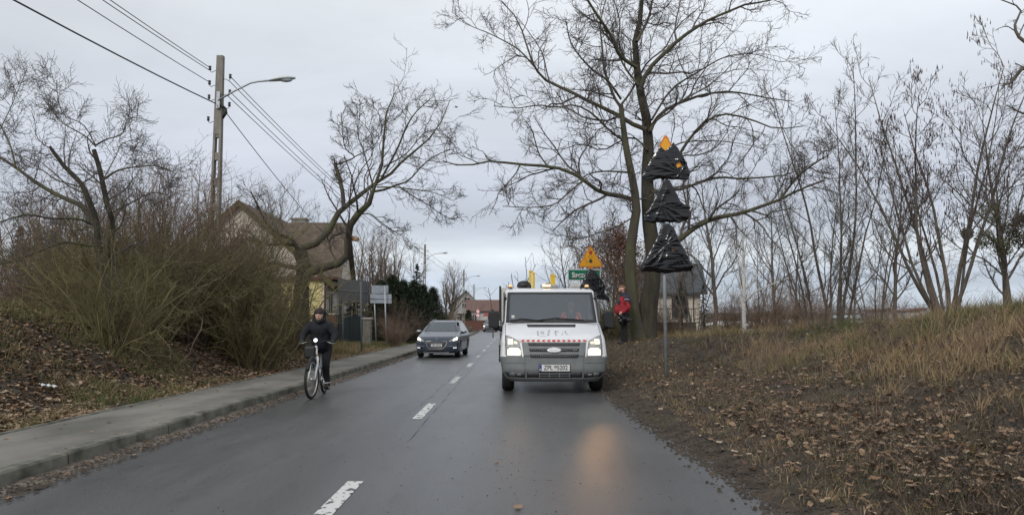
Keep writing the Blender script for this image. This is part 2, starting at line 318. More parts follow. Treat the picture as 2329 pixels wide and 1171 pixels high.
def speckle():
    m = M['asphalt']; n = m.node_tree.nodes; l = m.node_tree.links; b = n['Principled BSDF']; src = b.inputs['Base Color'].links[0].from_socket; tc = n.new('ShaderNodeTexCoord')
    def fac(scale, lo, hi, a, c, st=(1, 1, 1)):
        mp = n.new('ShaderNodeMapping'); mp.inputs[3].default_value = st; l.new(tc.outputs['Object'], mp.inputs[0]); q = n.new('ShaderNodeTexNoise'); q.inputs['Scale'].default_value = scale; q.inputs['Detail'].default_value = 4; l.new(mp.outputs[0], q.inputs[0])
        r = n.new('ShaderNodeMapRange'); r.inputs[1].default_value = lo; r.inputs[2].default_value = hi; r.inputs[3].default_value = a; r.inputs[4].default_value = c; l.new(q.outputs[0], r.inputs[0]); return r.outputs[0]
    a = fac(70, .3, .7, .62, 1.45); c = fac(1.0, .35, .65, .86, 1.16, (1.6, .10, 1)); d = fac(6, .58, .70, 1, .78, (1, .3, 1))
    p = a
    for q in (c, d): k = n.new('ShaderNodeMath'); k.operation = 'MULTIPLY'; l.new(p, k.inputs[0]); l.new(q, k.inputs[1]); p = k.outputs[0]
    v = n.new('ShaderNodeVectorMath'); v.operation = 'SCALE'; l.new(src, v.inputs[0]); l.new(p, v.inputs[3]); l.new(v.outputs[0], b.inputs['Base Color'])
speckle()
# ---------------- ground, road, pavement ----------------
def grid_sheet(name, xs, ys, f, m, kind='structure', smooth=True):
    X, Y = np.meshgrid(xs, ys); Z = f(X, Y); V = np.stack([X, Y, Z], -1).reshape(-1, 3); a = np.arange(len(ys) * len(xs)).reshape(len(ys), len(xs))
    F = np.stack([a[:-1, :-1], a[:-1, 1:], a[1:, 1:], a[1:, :-1]], -1).reshape(-1, 4); o = np_mesh(name, V, F, m, smooth=smooth); return tag(o, kind=kind)
xs = np.unique(np.concatenate([-np.geomspace(18, 900, 40), np.arange(-18, -4, .13), np.arange(-4, 1.5, .8), np.arange(1.5, 14, .11), np.geomspace(14, 900, 44)]))
ys = np.unique(np.concatenate([np.arange(-14, 2, 1.0), np.arange(2, 30, .13), np.arange(30, 60, .5), np.geomspace(60, 1500, 70)]))
grid_sheet('ground', xs, ys, H, M['ground'])
def strip(name, d0, d1, ya, yb, z, m, kind='structure', n=2, wob=None, step=.5):
    ys = np.arange(ya, yb + step, step); V = []; us = np.linspace(0, 1, n)
    for y in ys:
        for u in us:
            d = d0 + (d1 - d0) * u; zz = z[0] + (z[1] - z[0]) * u if isinstance(z, tuple) else z
            if wob: d, zz = wob(d, zz, u, y)
            V.append((float(road_cx(y)) + 1.28 + d, y, zz + float(road_z(y))))
    a = np.arange(len(V)).reshape(-1, n); F = np.stack([a[:-1, :-1], a[:-1, 1:], a[1:, 1:], a[1:, :-1]], -1).reshape(-1, 4)
    o = np_mesh(name, V, F, m, smooth=True); return tag(o, kind=kind) if kind else o
strip('road', -4.02, 2.3, -14, 190, 0.0, M['asphalt'], n=8, wob=lambda d, z, u, y: (d, 0.0 if u < .7 else (0.0 if u < .9 else -.004)))
strip('pavement', -5.36, -4.13, -14, 88, .118, M['pave'], n=7, wob=lambda d, z, u, y: (d, z + .006 * math.sin(y * .9 + u * 3) * (1 if 0 < u < 1 else 0)))
def kerbrow(name, d0, d1, z0, z1, m, wavy):
    b = MB(); y = -14.0; i = 0
    while y < 88:
        dz = random.uniform(-.008, .008) * wavy; dx = random.uniform(-.008, .008) * wavy
        b.prism([(d0 + dx, z0), (d1 + dx, z0), (d1 + dx - .012, z1 + dz - .02), (d1 + dx - .03, z1 + dz), (d0 + dx, z1 + dz)], y, y + .985, 'y'); y += 1.0; i += 1
    return tag(b.build(name, m), kind='structure')
kerbrow('kerb', -4.135, -4.0, -.05, .128, M['kerb'], 1)
kerbrow('edging', -5.43, -5.355, -.02, .135, M['kerb'], .8)
def gut(d, z, u, y):
    w = .30 + .10 * math.sin(y * 1.1) * math.sin(y * .37) + .04 * math.sin(y * 6.3); return -4.0 + w * u, .022 * (1 - u) ** 1.3 - .006 * u + .004 * math.sin(y * 11 + u * 5) * (1 - u)
strip('gutter', -4, -3.6, -14, 80, 0, M['dirt'], n=7, wob=gut, step=.12)
b = MB(); k = 0
for k in range(-2, 14):
    y0 = 4.4 + 5.95 * k
    b.add([(-1.345, y0, .004), (-1.215, y0, .004), (-1.215, y0 + 1.95, .004), (-1.345, y0 + 1.95, .004)], [(0, 1, 2, 3)])
tag(b.build('road_markings', M['mark']), kind='structure')
M['tar'] = mat('tar_seam', (.034, .034, .035), .55)
def seam(d0, ya, yb, w, amp, sd):
    strip('road_seam', d0, d0 + w, ya, yb, .0025, M['tar'], wob=lambda d, z, u, y: (d + amp * (math.sin(y * 2.1 + sd) * .5 + math.sin(y * 7.3 + sd) * .25 + math.sin(y * 17 + sd) * .15) + (u - .5) * w * .8 * math.sin(y * 5 + sd), z), step=.08)
seam(-1.14, 8.5, 62, .008, .02, 1); seam(-1.42, 12, 40, .007, .03, 4)
# driveway to the gate beyond the pavement
b = MB(); b.add([(-10.5, 36.2, .17), (-5.43, 33.2, .123), (-5.43, 39.5, .123), (-10.5, 39.2, .17)], [(0, 1, 2, 3)]); tag(b.build('driveway', M['pave']), kind='structure')
# ---------------- scatter: leaves and grass ----------------
def leaf_template():
    # lobed oak leaf outline, gently cupped
    pts = [(0, -.5), (.10, -.34), (.22, -.30), (.17, -.14), (.34, -.06), (.24, .08), (.36, .22), (.2, .3), (.13, .46), (0, .5)]
    out = pts + [(-x, y) for x, y in reversed(pts[1:-1])]; V = [(0, 0, -.05)] + [(x, y, .35 * x * x + .10 * y * y + .05 * math.sin(7 * y)) for x, y in out]; n = len(out)
    return np.array(V), np.array([(0, 1 + i, 1 + (i + 1) % n) for i in range(n)])
LT, LF = leaf_template()
simple_leaf = (np.array([(0, -.5, 0), (.25, 0, .08), (0, .5, 0), (-.25, 0, .08)]), np.array([(0, 1, 2, 3)]))
def rot_rand(n, tilt, r=rng):
    a = r.uniform(0, 2 * np.pi, n); t = r.normal(0, tilt, n); b_ = r.uniform(0, 2 * np.pi, n); ca, sa = np.cos(a), np.sin(a); Z = np.zeros(n)
    Rz = np.stack([np.stack([ca, -sa, Z], -1), np.stack([sa, ca, Z], -1), np.stack([Z, Z, Z + 1], -1)], 1)
    ct, s_ = np.cos(t), np.sin(t); Rx = np.stack([np.stack([Z + 1, Z, Z], -1), np.stack([Z, ct, -s_], -1), np.stack([Z, s_, ct], -1)], 1)
    cb, sb = np.cos(b_), np.sin(b_); Rb = np.stack([np.stack([cb, -sb, Z], -1), np.stack([sb, cb, Z], -1), np.stack([Z, Z, Z + 1], -1)], 1)
    return Rb @ Rx @ Rz
def place(name, T, F, pos, size, Rm, m, parent=None, tint=None):
    n = len(pos); k = len(T); V = np.einsum('nij,kj->nki', Rm, T) * size[:, None, None] + pos[:, None, :]
    FF = (F[None] + (np.arange(n) * k)[:, None, None]).reshape(-1, F.shape[1]); ti = np.repeat(tint if tint is not None else rng.uniform(0, 1, n), k)
    return np_mesh(name, V, FF, m, parent, tint=ti)
def leaves_on(name, x, y, size, tint, lift=.012, tilt=.35, tmpl=None):
    T, F = tmpl or (LT, LF); z = H(x, y) + lift + rng.uniform(0, .03, len(x)); return tag(place(name, T, F, np.stack([x, y, z], -1), size, rot_rand(len(x), tilt), M['leaf'], tint=tint), kind='stuff')
# right bank: denser low near the camera
n = 52000; y = 2.2 + 26 * rng.uniform(0, 1, n) ** 1.8; x = 2.0 + (1.0 + .62 * y) * rng.uniform(0, 1, n) ** .9
keep = (rng.uniform(-.75, .45, n) < vnoise(x, y, 1.4, 21) + .35 * vnoise(x, y, 4, 22)) & (rng.uniform(0, 1, n) < np.where(x < 2.6, .3, np.clip(1.2 - .09 * (x - 3) * (y > 8), .25, 1))); x, y = x[keep], y[keep]
leaves_on('leaf_litter', x, y, (.022 + .085 * rng.uniform(0, 1, len(x)) ** 1.8), np.clip(rng.normal(.56, .28, len(x)), 0, 1), lift=.025)
# left bank thick brown litter
n = 120000; y = 5 + 33 * rng.uniform(0, 1, n) ** 1.35; x = -5.45 - 8 * rng.uniform(0, 1, n) ** 1.15
keep = (vnoise(x, y, 1.1, 31) + rng.normal(0, .12, n) > -.12 - .7 * sstep(10, 15, y)) ; x, y = x[keep], y[keep]
leaves_on('leaf_litter', x, y, (.028 + .085 * rng.uniform(0, 1, len(x)) ** 1.6), np.clip(rng.normal(.58, .27, len(x)) + .12 * (x > -6.5), 0, 1), lift=.008, tilt=.3)
# a few on the pavement, gutter and road
n = 260; y = 5 + 30 * rng.uniform(0, 1, n) ** 1.4; x = np.where(rng.uniform(0, 1, n) < .6, rng.uniform(-4.0, -3.65, n), rng.uniform(-5.4, -4.1, n)); zz = np.where(x < -4.05, .128, .022)
tag(place('leaf_litter', LT, LF, np.stack([x, y, zz], -1), rng.uniform(.03, .07, n), rot_rand(n, .25), M['leaf'], tint=rng.uniform(.1, .8, n)), kind='stuff')
p = at(1178, 1143, 5.44); o = place('fallen_leaf', LT, LF, np.array([(p.x, 5.44, .014)]), np.array([.11]), rot_rand(1, .1), M['leaf'], tint=np.array([.7])); tag(o, 'single curled brown oak leaf lying alone on the wet asphalt lane', 'leaf')
p = at(1130, 1048, 7.1); o = place('fallen_leaf', LT, LF, np.array([(p.x, 7.1, .012)]), np.array([.07]), rot_rand(1, .1), M['leaf'], tint=np.array([.35])); tag(o, 'small dark leaf on the lane, farther off than the curled oak leaf', 'leaf')
# crumbs of soil and grit at the right road edge
def grit():
    n = 26000; y = 3 + 26 * rng.uniform(0, 1, n) ** 1.6; x = .11 * (1 - sstep(5, 11, y)) + np.where(rng.uniform(0, 1, n) < .22, 1.78 + rng.normal(0, .08, n) - .12 * rng.uniform(0, 1, n) ** 3, 1.8 + 1.1 * rng.uniform(0, 1, n) ** 1.2); T = np.array([(-.5, -.5, 0), (.5, -.4, 0), (.4, .5, 0), (-.4, .4, 0), (0, 0, .5)]); F = np.array([(0, 1, 4), (1, 2, 4), (2, 3, 4), (3, 0, 4)])
    z = np.maximum(H(x, y), 0); tag(place('soil_crumbs', T, F, np.stack([x, y, z], -1), rng.uniform(.008, .04, n), rot_rand(n, .3), M['ground']), kind='stuff')
    n = 5000; y = 5 + 26 * rng.uniform(0, 1, n) ** 1.5; x = -3.98 + .36 * rng.uniform(0, 1, n) ** 1.3; tag(place('gutter_crumbs', T, F, np.stack([x, y, .012 + 0 * x], -1), rng.uniform(.006, .03, n), rot_rand(n, .1), M['ground']), kind='stuff')
    n = 900; y = 4.4 + 20 * rng.uniform(0, 1, n) ** 1.5; x = rng.uniform(-3.6, 1.7, n); x[:300] = rng.normal(.1, .25, 300)
    tag(place('road_grit', T, F, np.stack([x, y, 0 * x], -1), rng.uniform(.004, .014, n), rot_rand(n, .1), M['ground']), kind='stuff')
grit()
def blades(name, x, y, h, w, bend, tint, lift=0, dirv=None, m=None, z=None):
    n = len(x); az = rng.uniform(0, 2 * np.pi, n) if dirv is None else dirv; fa = rng.uniform(0, 2 * np.pi, n); z = (H(x, y) if z is None else z) + lift
    ks = np.array([0, .35, .7, 1.0]); wk = np.array([1, .8, .5, .0]) ; V = []
    for k, wq in zip(ks, wk):
        out = bend * k ** 1.6; cx = x + np.cos(az) * h * out; cy = y + np.sin(az) * h * out; cz = z + h * k * np.sqrt(np.clip(1 - (bend * k) ** 2 * .85, .05, 1))
        sx, sy = np.cos(fa) * w * wq / 2, np.sin(fa) * w * wq / 2
        V.append(np.stack([cx - sx, cy - sy, cz], -1))
        if wq > 0: V.append(np.stack([cx + sx, cy + sy, cz], -1))
    V = np.stack(V, 1); base = (np.arange(n) * 7)[:, None]
    Fq = (np.array([[0, 1, 3, 2], [2, 3, 5, 4]])[None] + base[:, :, None]).reshape(-1, 4); Ft = (np.array([[4, 5, 6]])[None] + base[:, :, None]).reshape(-1, 3)
    return np_mesh(name, V, [Fq, Ft], m or M['grass'], tint=np.repeat(tint, 7))
def tufts(name, cx, cy, per, spread, h, w, bend, tintc, kind='stuff', hv=.3):
    n = len(cx) * per; x = np.repeat(cx, per) + rng.normal(0, spread, n); y = np.repeat(cy, per) + rng.normal(0, spread, n)
    az = np.arctan2(y - np.repeat(cy, per), x - np.repeat(cx, per)) + rng.normal(0, .7, n); hh = np.repeat(h, per) * rng.uniform(1 - hv, 1 + hv, n)
    o = blades(name, x, y, hh, w * rng.uniform(.6, 1.4, n), np.clip(rng.normal(bend, .2, n), .05, .98), np.clip(np.repeat(tintc, per) + rng.normal(0, .13, n), 0, 1), dirv=az)
    return tag(o, kind=kind)
# right bank grass
n = 5200; cy = 3.0 + 27 * rng.uniform(0, 1, n) ** 1.35; cx = 1.95 + (1.5 + .62 * cy) * rng.uniform(0, 1, n)
rise = sstep(2.6, 5.5, cx + .12 * cy * 0); keep = rng.uniform(0, 1, n) < .06 + .94 * sstep(4.2, 7.2, cx + .05 * cy) * .85; keep &= (vnoise(cx, cy, 1.2, 41) > -.3); cx, cy, rise = cx[keep], cy[keep], rise[keep]
green = vnoise(cx, cy, .8, 42)
tufts('bank_grass', cx, cy, 16, .07, .08 + .20 * rise * rng.uniform(.5, 1.2, len(cx)), .006, .62, np.clip(.50 - .65 * green, .02, .95))
# matted dead grass pressed to the ground
M['thatch'] = mat('dead_thatch', (.1, .1, .1), .95, attr=[(.034, .025, .018), (.065, .048, .034), (.105, .080, .054), (.17, .135, .092), (.08, .088, .036)])
n = 16000; cy = 2.6 + 26 * rng.uniform(0, 1, n) ** 1.5; cx = 1.85 + (1.3 + .62 * cy) * rng.uniform(0, 1, n); n = 7; k_ = len(cx)
keep = rng.uniform(0, 1, k_) < sstep(1.95, 3.1, cx - .05 * vnoise(cy, cx, 2, 3)); cx, cy = cx[keep], cy[keep]; k_ = len(cx); x = np.repeat(cx, 7) + rng.normal(0, .06, k_ * 7); y = np.repeat(cy, 7) + rng.normal(0, .06, k_ * 7); tag(blades('matted_grass', x, y, rng.uniform(.05, .17, len(x)), .006 * rng.uniform(.6, 1.6, len(x)), np.clip(rng.normal(.88, .10, len(x)), .3, .99), np.clip(np.repeat(.42 + .3 * vnoise(cx, cy, 1.0, 77), 7) + rng.normal(0, .2, len(x)), 0, 1), lift=.004, m=M['thatch']), kind='stuff')
# tall straw on the crest and field beyond
n = 3000; cy = 9 + 36 * rng.uniform(0, 1, n) ** .9; cx = 5.2 + (1 + .75 * cy) * rng.uniform(0, 1, n) - .055 * np.clip(cy - 16, 0, 12)
keep = (vnoise(cx, cy, .7, 43) > -.4); cx, cy = cx[keep], cy[keep]; tufts('tall_grass', cx, cy, 12, .10, rng.uniform(.15, .50, len(cx)), .007, .55, np.clip(.70 - .50 * vnoise(cx, cy, .6, 47) + rng.normal(0, .12, len(cx)), 0, 1))
# mud-edge stubble
n = 1500; cy = 3.0 + 22 * rng.uniform(0, 1, n) ** 1.6; cx = 2.15 + rng.uniform(0, 1, n) ** 1.0 * 1.8; tufts('verge_stubble', cx, cy, 8, .035, rng.uniform(.03, .10, n), .005, .7, np.clip(rng.normal(.72, .2, n), 0, 1))
# left bank
n = 3600; cy = 5 + 11 * rng.uniform(0, 1, n); cx = -5.5 - 4.5 * rng.uniform(0, 1, n) ** .9; keep = (vnoise(cx, cy, 1.1, 31) < .12) | ((cx > -6) & (rng.uniform(0, 1, n) < .5)); cx, cy = cx[keep], cy[keep]
tufts('bank_grass', cx, cy, 16, .07, rng.uniform(.06, .22, len(cx)), .006, .72, np.clip(rng.normal(.33, .2, len(cx)), 0, 1))
n = 800; cy = 5.5 + 6.5 * rng.uniform(0, 1, n); cx = -5.9 - 3.2 * rng.uniform(0, 1, n); keep = vnoise(cx, cy, .9, 91) > -.1; cx, cy = cx[keep], cy[keep]; tufts('bank_grass', cx, cy, 16, .08, rng.uniform(.08, .20, len(cx)), .006, .8, np.clip(rng.normal(.45, .2, len(cx)), 0, 1))
n = 3200; cy = 22 + 26 * rng.uniform(0, 1, n); cx = -5.55 - 5.5 * rng.uniform(0, 1, n); tufts('verge_grass', cx, cy, 12, .10, rng.uniform(.06, .16, n) + .25 * (vnoise(cx, cy, .9, 55) > .25) * (cy < 34), .012, .5, np.clip(rng.normal(.28, .16, n) + .3 * (cy < 33), 0, 1))
# ---------------- trees ----------------
def tubes_np(P, Rd, sides):
    N, K, _ = P.shape; T = np.gradient(P, axis=1); T /= np.linalg.norm(T, axis=2, keepdims=True) + 1e-9
    ref = np.where(np.abs(T[:, :1, 2:3]) > .9, np.array([[[1., 0, 0]]]), np.array([[[0, 0, 1.]]])) * np.ones_like(T)
    U = np.cross(T, ref); U /= np.linalg.norm(U, axis=2, keepdims=True) + 1e-9; Wv = np.cross(T, U)
    a = np.arange(sides) * 2 * np.pi / sides; ring = P[:, :, None] + Rd[:, :, None, None] * (U[:, :, None] * np.cos(a)[None, None, :, None] + Wv[:, :, None] * np.sin(a)[None, None, :, None])
    idx = np.arange(N * K * sides).reshape(N, K, sides); nx = np.roll(idx, -1, 2)
    F = np.stack([idx[:, :-1], nx[:, :-1], nx[:, 1:], idx[:, 1:]], -1).reshape(-1, 4); return ring.reshape(-1, 3), F
def tube_obj(name, groups, m, parent):
    V = []; F = []; b = 0
    for P, Rd, s in groups:
        if len(P) == 0: continue
        v, f = tubes_np(P, Rd, s); V.append(v); F.append(f + b); b += len(v)
    return np_mesh(name, np.concatenate(V), np.concatenate(F), m, parent, smooth=True)
def resample(pts, K):
    P = np.array([tuple(p) for p in pts], float); n = len(P); Q = np.vstack([2 * P[0] - P[1], P, 2 * P[-1] - P[-2]]); out = []
    for t in np.linspace(0, n - 1, K):
        i = min(int(t), n - 2); u = t - i; a, b_, c, d = Q[i], Q[i + 1], Q[i + 2], Q[i + 3]
        out.append(.5 * ((2 * b_) + (-a + c) * u + (2 * a - 5 * b_ + 4 * c - d) * u * u + (-a + 3 * b_ - 3 * c + d) * u ** 3))
    return np.array(out)
def spawn(P, Rd, m, lr, ang, K, wander=.25, up=.05, t0=.2, t1=1.0, rr=.55, rmin=.003, tipr=.35, r=rng, lmin=.1, lmax=99, shrink=.5, flat=1.0):
    N, KP, _ = P.shape; t = (t0 + (t1 - t0) * (np.arange(m)[None] + r.uniform(0, 1, (N, m))) / m); f = t * (KP - 1); i = np.clip(f.astype(int), 0, KP - 2); u = (f - i)[..., None]; n_ = np.arange(N)[:, None]
    st = P[n_, i] * (1 - u) + P[n_, i + 1] * u; tan = P[n_, i + 1] - P[n_, i]; tan /= np.linalg.norm(tan, axis=2, keepdims=True) + 1e-9
    rad = Rd[n_, i] * (1 - u[..., 0]) + Rd[n_, i + 1] * u[..., 0]; L = np.linalg.norm(np.diff(P, axis=1), axis=2).sum(1)[:, None]
    q = r.normal(0, 1, (N, m, 3)); q -= tan * (q * tan).sum(2, keepdims=True); q[..., 2] *= flat; q /= np.linalg.norm(q, axis=2, keepdims=True) + 1e-9
    a = ang * r.uniform(.65, 1.35, (N, m, 1)); d = tan * np.cos(a) + q * np.sin(a); ln = np.clip(L * lr * (1 - shrink * t) * r.uniform(.6, 1.4, (N, m)), lmin, lmax)
    out = [st]; step = (ln / (K - 1))[..., None]
    for k in range(K - 1):
        d = d + wander * r.normal(0, 1, d.shape) * (.5 if k == 0 else 1); d[..., 2] += up; d /= np.linalg.norm(d, axis=2, keepdims=True); out.append(out[-1] + d * step)
    C = np.stack(out, 2).reshape(N * m, K, 3); r0 = np.maximum(rad * rr, rmin).reshape(-1, 1); taper = np.linspace(1, tipr, K)[None]; return C, np.maximum(r0 * taper, rmin * .7)
def traced(limbs, conv, Y0, scale):
    """limbs: (points, w0, w1, drift) traced in a crop; drift = metres towards (-) or away (+) reached at the tip"""
    out = []
    for pts, w0, w1, dr in limbs:
        n = len(pts); P = [at(*conv(*p), Y0 + (dr[0] + (dr[1] - dr[0]) * (i / (n - 1)) if isinstance(dr, tuple) else dr * i / (n - 1))) for i, p in enumerate(pts)]
        K = 14; Q = resample(P, K); w = np.linspace(w0, w1, K) / scale * Y0 / 1727 / 2; out.append((Q[None], w[None]))
    return out
def catlist(gs): return np.concatenate([g[0] for g in gs]), np.concatenate([g[1] for g in gs])
def tips(P): return P[:, -1]
def leafcloud(name, pts, n, spread, size, m, parent, tint=None, tilt=1.2, tmpl=simple_leaf):
    i = rng.integers(0, len(pts), n); p = pts[i] + rng.normal(0, spread, (n, 3)); return place(name, tmpl[0], tmpl[1], p, size * rng.uniform(.6, 1.4, n), rot_rand(n, tilt), m, parent, tint)
# --- the big oak by the worker (traced) ---
cv = lambda x, y: (1000 + x / 1.463, y / 1.463)
A_ = [([(672, 1150), (652, 1075), (640, 980), (632, 870), (645, 760), (655, 690), (642, 600), (622, 500), (612, 430), (603, 350)], 48, 17, (-.15, -.5)),
      ([(683, 1150), (690, 1050), (705, 950), (712, 860), (700, 770), (694, 690), (690, 600), (692, 530), (696, 440), (680, 360), (665, 290), (655, 210), (650, 130), (668, 60), (675, -20)], 74, 14, (.1, .4))]
L_ = [([(655, 668), (600, 652), (555, 645), (515, 628), (480, 600), (430, 570), (370, 555), (310, 550), (240, 545), (180, 535), (120, 547), (60, 550), (10, 535)], 17, 3, -2.2),
      ([(688, 432), (635, 410), (580, 375), (520, 350), (460, 318), (400, 290), (350, 265), (320, 230), (300, 185), (280, 120), (255, 60), (205, 5)], 16, 3.5, 1.5),
      ([(325, 235), (270, 172), (220, 140), (160, 110), (100, 85), (40, 40)], 6, 2, (1.3, 2.6)),
      ([(655, 225), (600, 185), (570, 120), (530, 60), (485, -10)], 14, 7, -1.6), ([(605, 360), (578, 318), (548, 230), (540, 150), (535, 80), (552, 0)], 11, 4, 2.0),
      ([(667, 300), (690, 240), (740, 185), (800, 130), (850, 95), (900, 65), (960, 40), (1020, 15), (1090, 5), (1160, -20)], 16, 4, -1.5),
      ([(700, 440), (718, 400), (760, 360), (820, 335), (880, 315), (960, 305), (1030, 315), (1100, 328), (1180, 338)], 14, 3, 2.2),
      ([(700, 600), (770, 560), (812, 490), (850, 440), (900, 395), (960, 380), (1040, 400), (1120, 428), (1210, 420)], 12, 3, -2.4),
      ([(702, 640), (760, 632), (810, 628), (870, 605), (930, 590), (1000, 595), (1080, 590), (1160, 580), (1250, 540)], 13, 3, 1.0),
      ([(712, 850), (760, 820), (800, 795), (860, 750), (920, 725), (1000, 710), (1060, 690), (1130, 665), (1200, 630), (1280, 600)], 22, 5, -1.8),
      ([(1130, 665), (1190, 590), (1240, 550), (1295, 515)], 9, 3, (-1.2, -2)), ([(655, 140), (695, 60), (712, -20)], 11, 6, 1.2),
      ([(478, 600), (430, 640), (380, 680), (300, 690), (210, 686)], 6, 2, (-1, -2)), ([(644, 722), (590, 755), (540, 770), (480, 790), (415, 800)], 5, 2, -1.5),
      ([(614, 470), (560, 430), (510, 380), (450, 350), (390, 358), (330, 350), (260, 360), (180, 352)], 8, 2, -2.4), ([(632, 575), (560, 570), (500, 578), (440, 610), (390, 600)], 7, 2, 2.5),
      ([(603, 330), (560, 270), (500, 225), (440, 150), (420, 70)], 8, 3, -2.5), ([(603, 350), (640, 300), (690, 210), (750, 160), (790, 90), (870, 20)], 8, 3, 2.8),
      ([(664, 285), (620, 230), (590, 160), (600, 80), (580, 0)], 8, 4, 2.2), ([(694, 545), (730, 520), (790, 480), (850, 470), (930, 470), (1010, 480), (1090, 500)], 7, 2, 3.2),
      ([(692, 500), (650, 460), (600, 470), (540, 500), (470, 480), (390, 500), (300, 480)], 7, 2, 3.0), ([(705, 400), (770, 300), (860, 240), (950, 190), (1040, 180), (1110, 200)], 8, 2, 3.2)]
Z0 = 24.3; root = empty('oak_tree', (at(1460, 785, Z0).x, Z0, Hf(4.1, Z0)), 0, 'huge bare oak with two mossy trunks fused at the base beside the man in red', 'tree')
def rooted(root, P): return P - np.array(root.location)[None, None]
def groups_rooted(root, gs): return [(rooted(root, P), r_, s) for P, r_, s in gs]
TA = traced(A_, cv, Z0, 1.463); TL = traced(L_, cv, Z0, 1.463)
for P, r_ in TA: r_[0, 0] *= 1.35; r_[0, 1] *= 1.1; P[0, 0, 2] -= .35
TA[1] = (TA[1][0], TA[1][1] * .86); TA[0] = (TA[0][0], TA[0][1] * .92)
tube_obj('trunk', groups_rooted(root, [(TA[0][0], TA[0][1], 14)]), M['mossbark'], root); tube_obj('trunk', groups_rooted(root, [(TA[1][0], TA[1][1], 16)]), M['darkbark'], root)
tube_obj('limbs', groups_rooted(root, [(P, r_, 8) for P, r_ in TL]), M['mossbark'], root)
Pl, Rl = catlist(TL + [(P[:, 6:][:, :8] if False else P, r_ * .35) for P, r_ in TA]); nl = len(TL)
P1, R1 = spawn(catlist(TL)[0], catlist(TL)[1], 11, .34, .9, 8, .20, .05, .10, 1, .6, .011, lmin=.45, lmax=3.0, shrink=.3)
Pt, Rt = np.concatenate([P for P, _ in TA]), np.concatenate([r_ for _, r_ in TA]); P1b, R1b = spawn(Pt, Rt * .3, 14, .16, 1.1, 8, .3, .06, .5, 1, .6, .006, lmin=.8, lmax=2.4)
P1 = np.concatenate([P1, P1b]); R1 = np.concatenate([R1, R1b])
P2, R2 = spawn(P1, R1, 7, .5, .85, 6, .20, .03, .12, 1, .6, .0085, lmin=.35); P3, R3 = spawn(P2, R2, 5, .5, .75, 4, .20, .02, .15, 1, .65, .0058, lmin=.2); P4, R4 = spawn(P3[::3], R3[::3], 2, .5, .8, 3, .2, .02, .3, 1, .7, .005, lmin=.15)
tube_obj('crown', groups_rooted(root, [(P1, R1, 5), (P2, R2, 4), (P3, R3, 3), (P4, R4, 3)]), M['twig'], root)
# --- the pollarded tree in front of the yellow house ---
cv2 = lambda x, y: (540 + x / 1.952, 180 + y / 1.952)
A_ = [([(285, 1190), (283, 1100), (283, 1000), (284, 930), (292, 870), (292, 810), (272, 760)], 76, 56, 0)]
L_ = [([(300, 880), (320, 862), (350, 842), (400, 832), (450, 817), (484, 795), (490, 740), (490, 690), (505, 640), (530, 603), (570, 572), (598, 525), (610, 470), (640, 390), (650, 300), (650, 200), (668, 130), (700, 60)], 46, 6, (0, -1.5)),
      ([(275, 790), (290, 750), (340, 735), (395, 690), (435, 610), (480, 565), (540, 520), (600, 470), (650, 440), (700, 405), (740, 355), (800, 310), (860, 255), (910, 180), (943, 95)], 38, 3, (0, 1.5)),
      ([(472, 572), (466, 500), (452, 440), (432, 375)], 20, 17, .3), ([(436, 382), (480, 365), (520, 345), (482, 312), (468, 250), (460, 150)], 8, 3, (.3, -.5)),
      ([(272, 765), (240, 710), (190, 690), (130, 640), (90, 560), (60, 500)], 20, 5, -1.4), ([(280, 840), (220, 832), (160, 815), (100, 822), (40, 800)], 24, 6, 1.0), ([(268, 740), (210, 730), (150, 735), (80, 715), (20, 720)], 17, 5, -1),
      ([(600, 500), (655, 490), (705, 470), (760, 450), (830, 375), (900, 330), (960, 310)], 12, 3, 1.5), ([(720, 478), (780, 520), (850, 560), (905, 600), (965, 625)], 7, 2, (.8, 1.6)),
      ([(540, 600), (590, 600), (640, 640), (690, 672), (765, 712)], 6, 2, -1), ([(640, 440), (705, 320), (750, 215), (790, 150), (860, 85)], 10, 3, -1.8), ([(602, 475), (582, 400), (560, 320), (535, 250), (545, 150)], 8, 2, 1.6),
      ([(452, 817), (430, 790), (408, 740), (420, 700), (450, 690)], 10, 4, .8), ([(520, 345), (600, 300), (640, 230), (620, 140), (560, 90)], 5, 2, 1), ([(620, 480), (700, 480), (780, 490), (860, 500), (960, 540)], 7, 2, -2.2), ([(490, 560), (540, 420), (600, 330), (590, 240), (540, 180)], 6, 2, -1.4), ([(650, 390), (750, 330), (830, 240), (900, 220)], 7, 2, 2.4)]
Z0 = 25.0; root = empty('pollard_tree', (at(686, 790, Z0).x, Z0, Hf(-7, Z0)), 0, 'old pollarded tree leaning right in front of the yellow house, limbs over the road', 'tree')
TA = traced(A_, cv2, Z0, 1.952); TL = traced(L_, cv2, Z0, 1.952)
TL[0] = (resample([at(*cv2(*p), Z0 - 1.5 * i / 17) for i, p in enumerate(L_[0][0])], 14)[None], np.interp(np.linspace(0, 1, 14), [0, .3, .55, .7, 1], np.array([46, 32, 30, 14, 4]) / 1.952 * Z0 / 1727 / 2)[None])
TL[1] = (TL[1][0], np.interp(np.linspace(0, 1, 14), [0, .35, .5, 1], np.array([38, 24, 17, 3]) / 1.952 * Z0 / 1727 / 2)[None])
for P, r_ in TA: P[0, 0, 2] -= .5; r_[0, :2] *= 1.15
tube_obj('trunk', groups_rooted(root, [(P, r_, 14) for P, r_ in TA]), M['darkbark'], root); tube_obj('limbs', groups_rooted(root, [(P, r_, 9) for P, r_ in TL]), M['mossbark'], root)
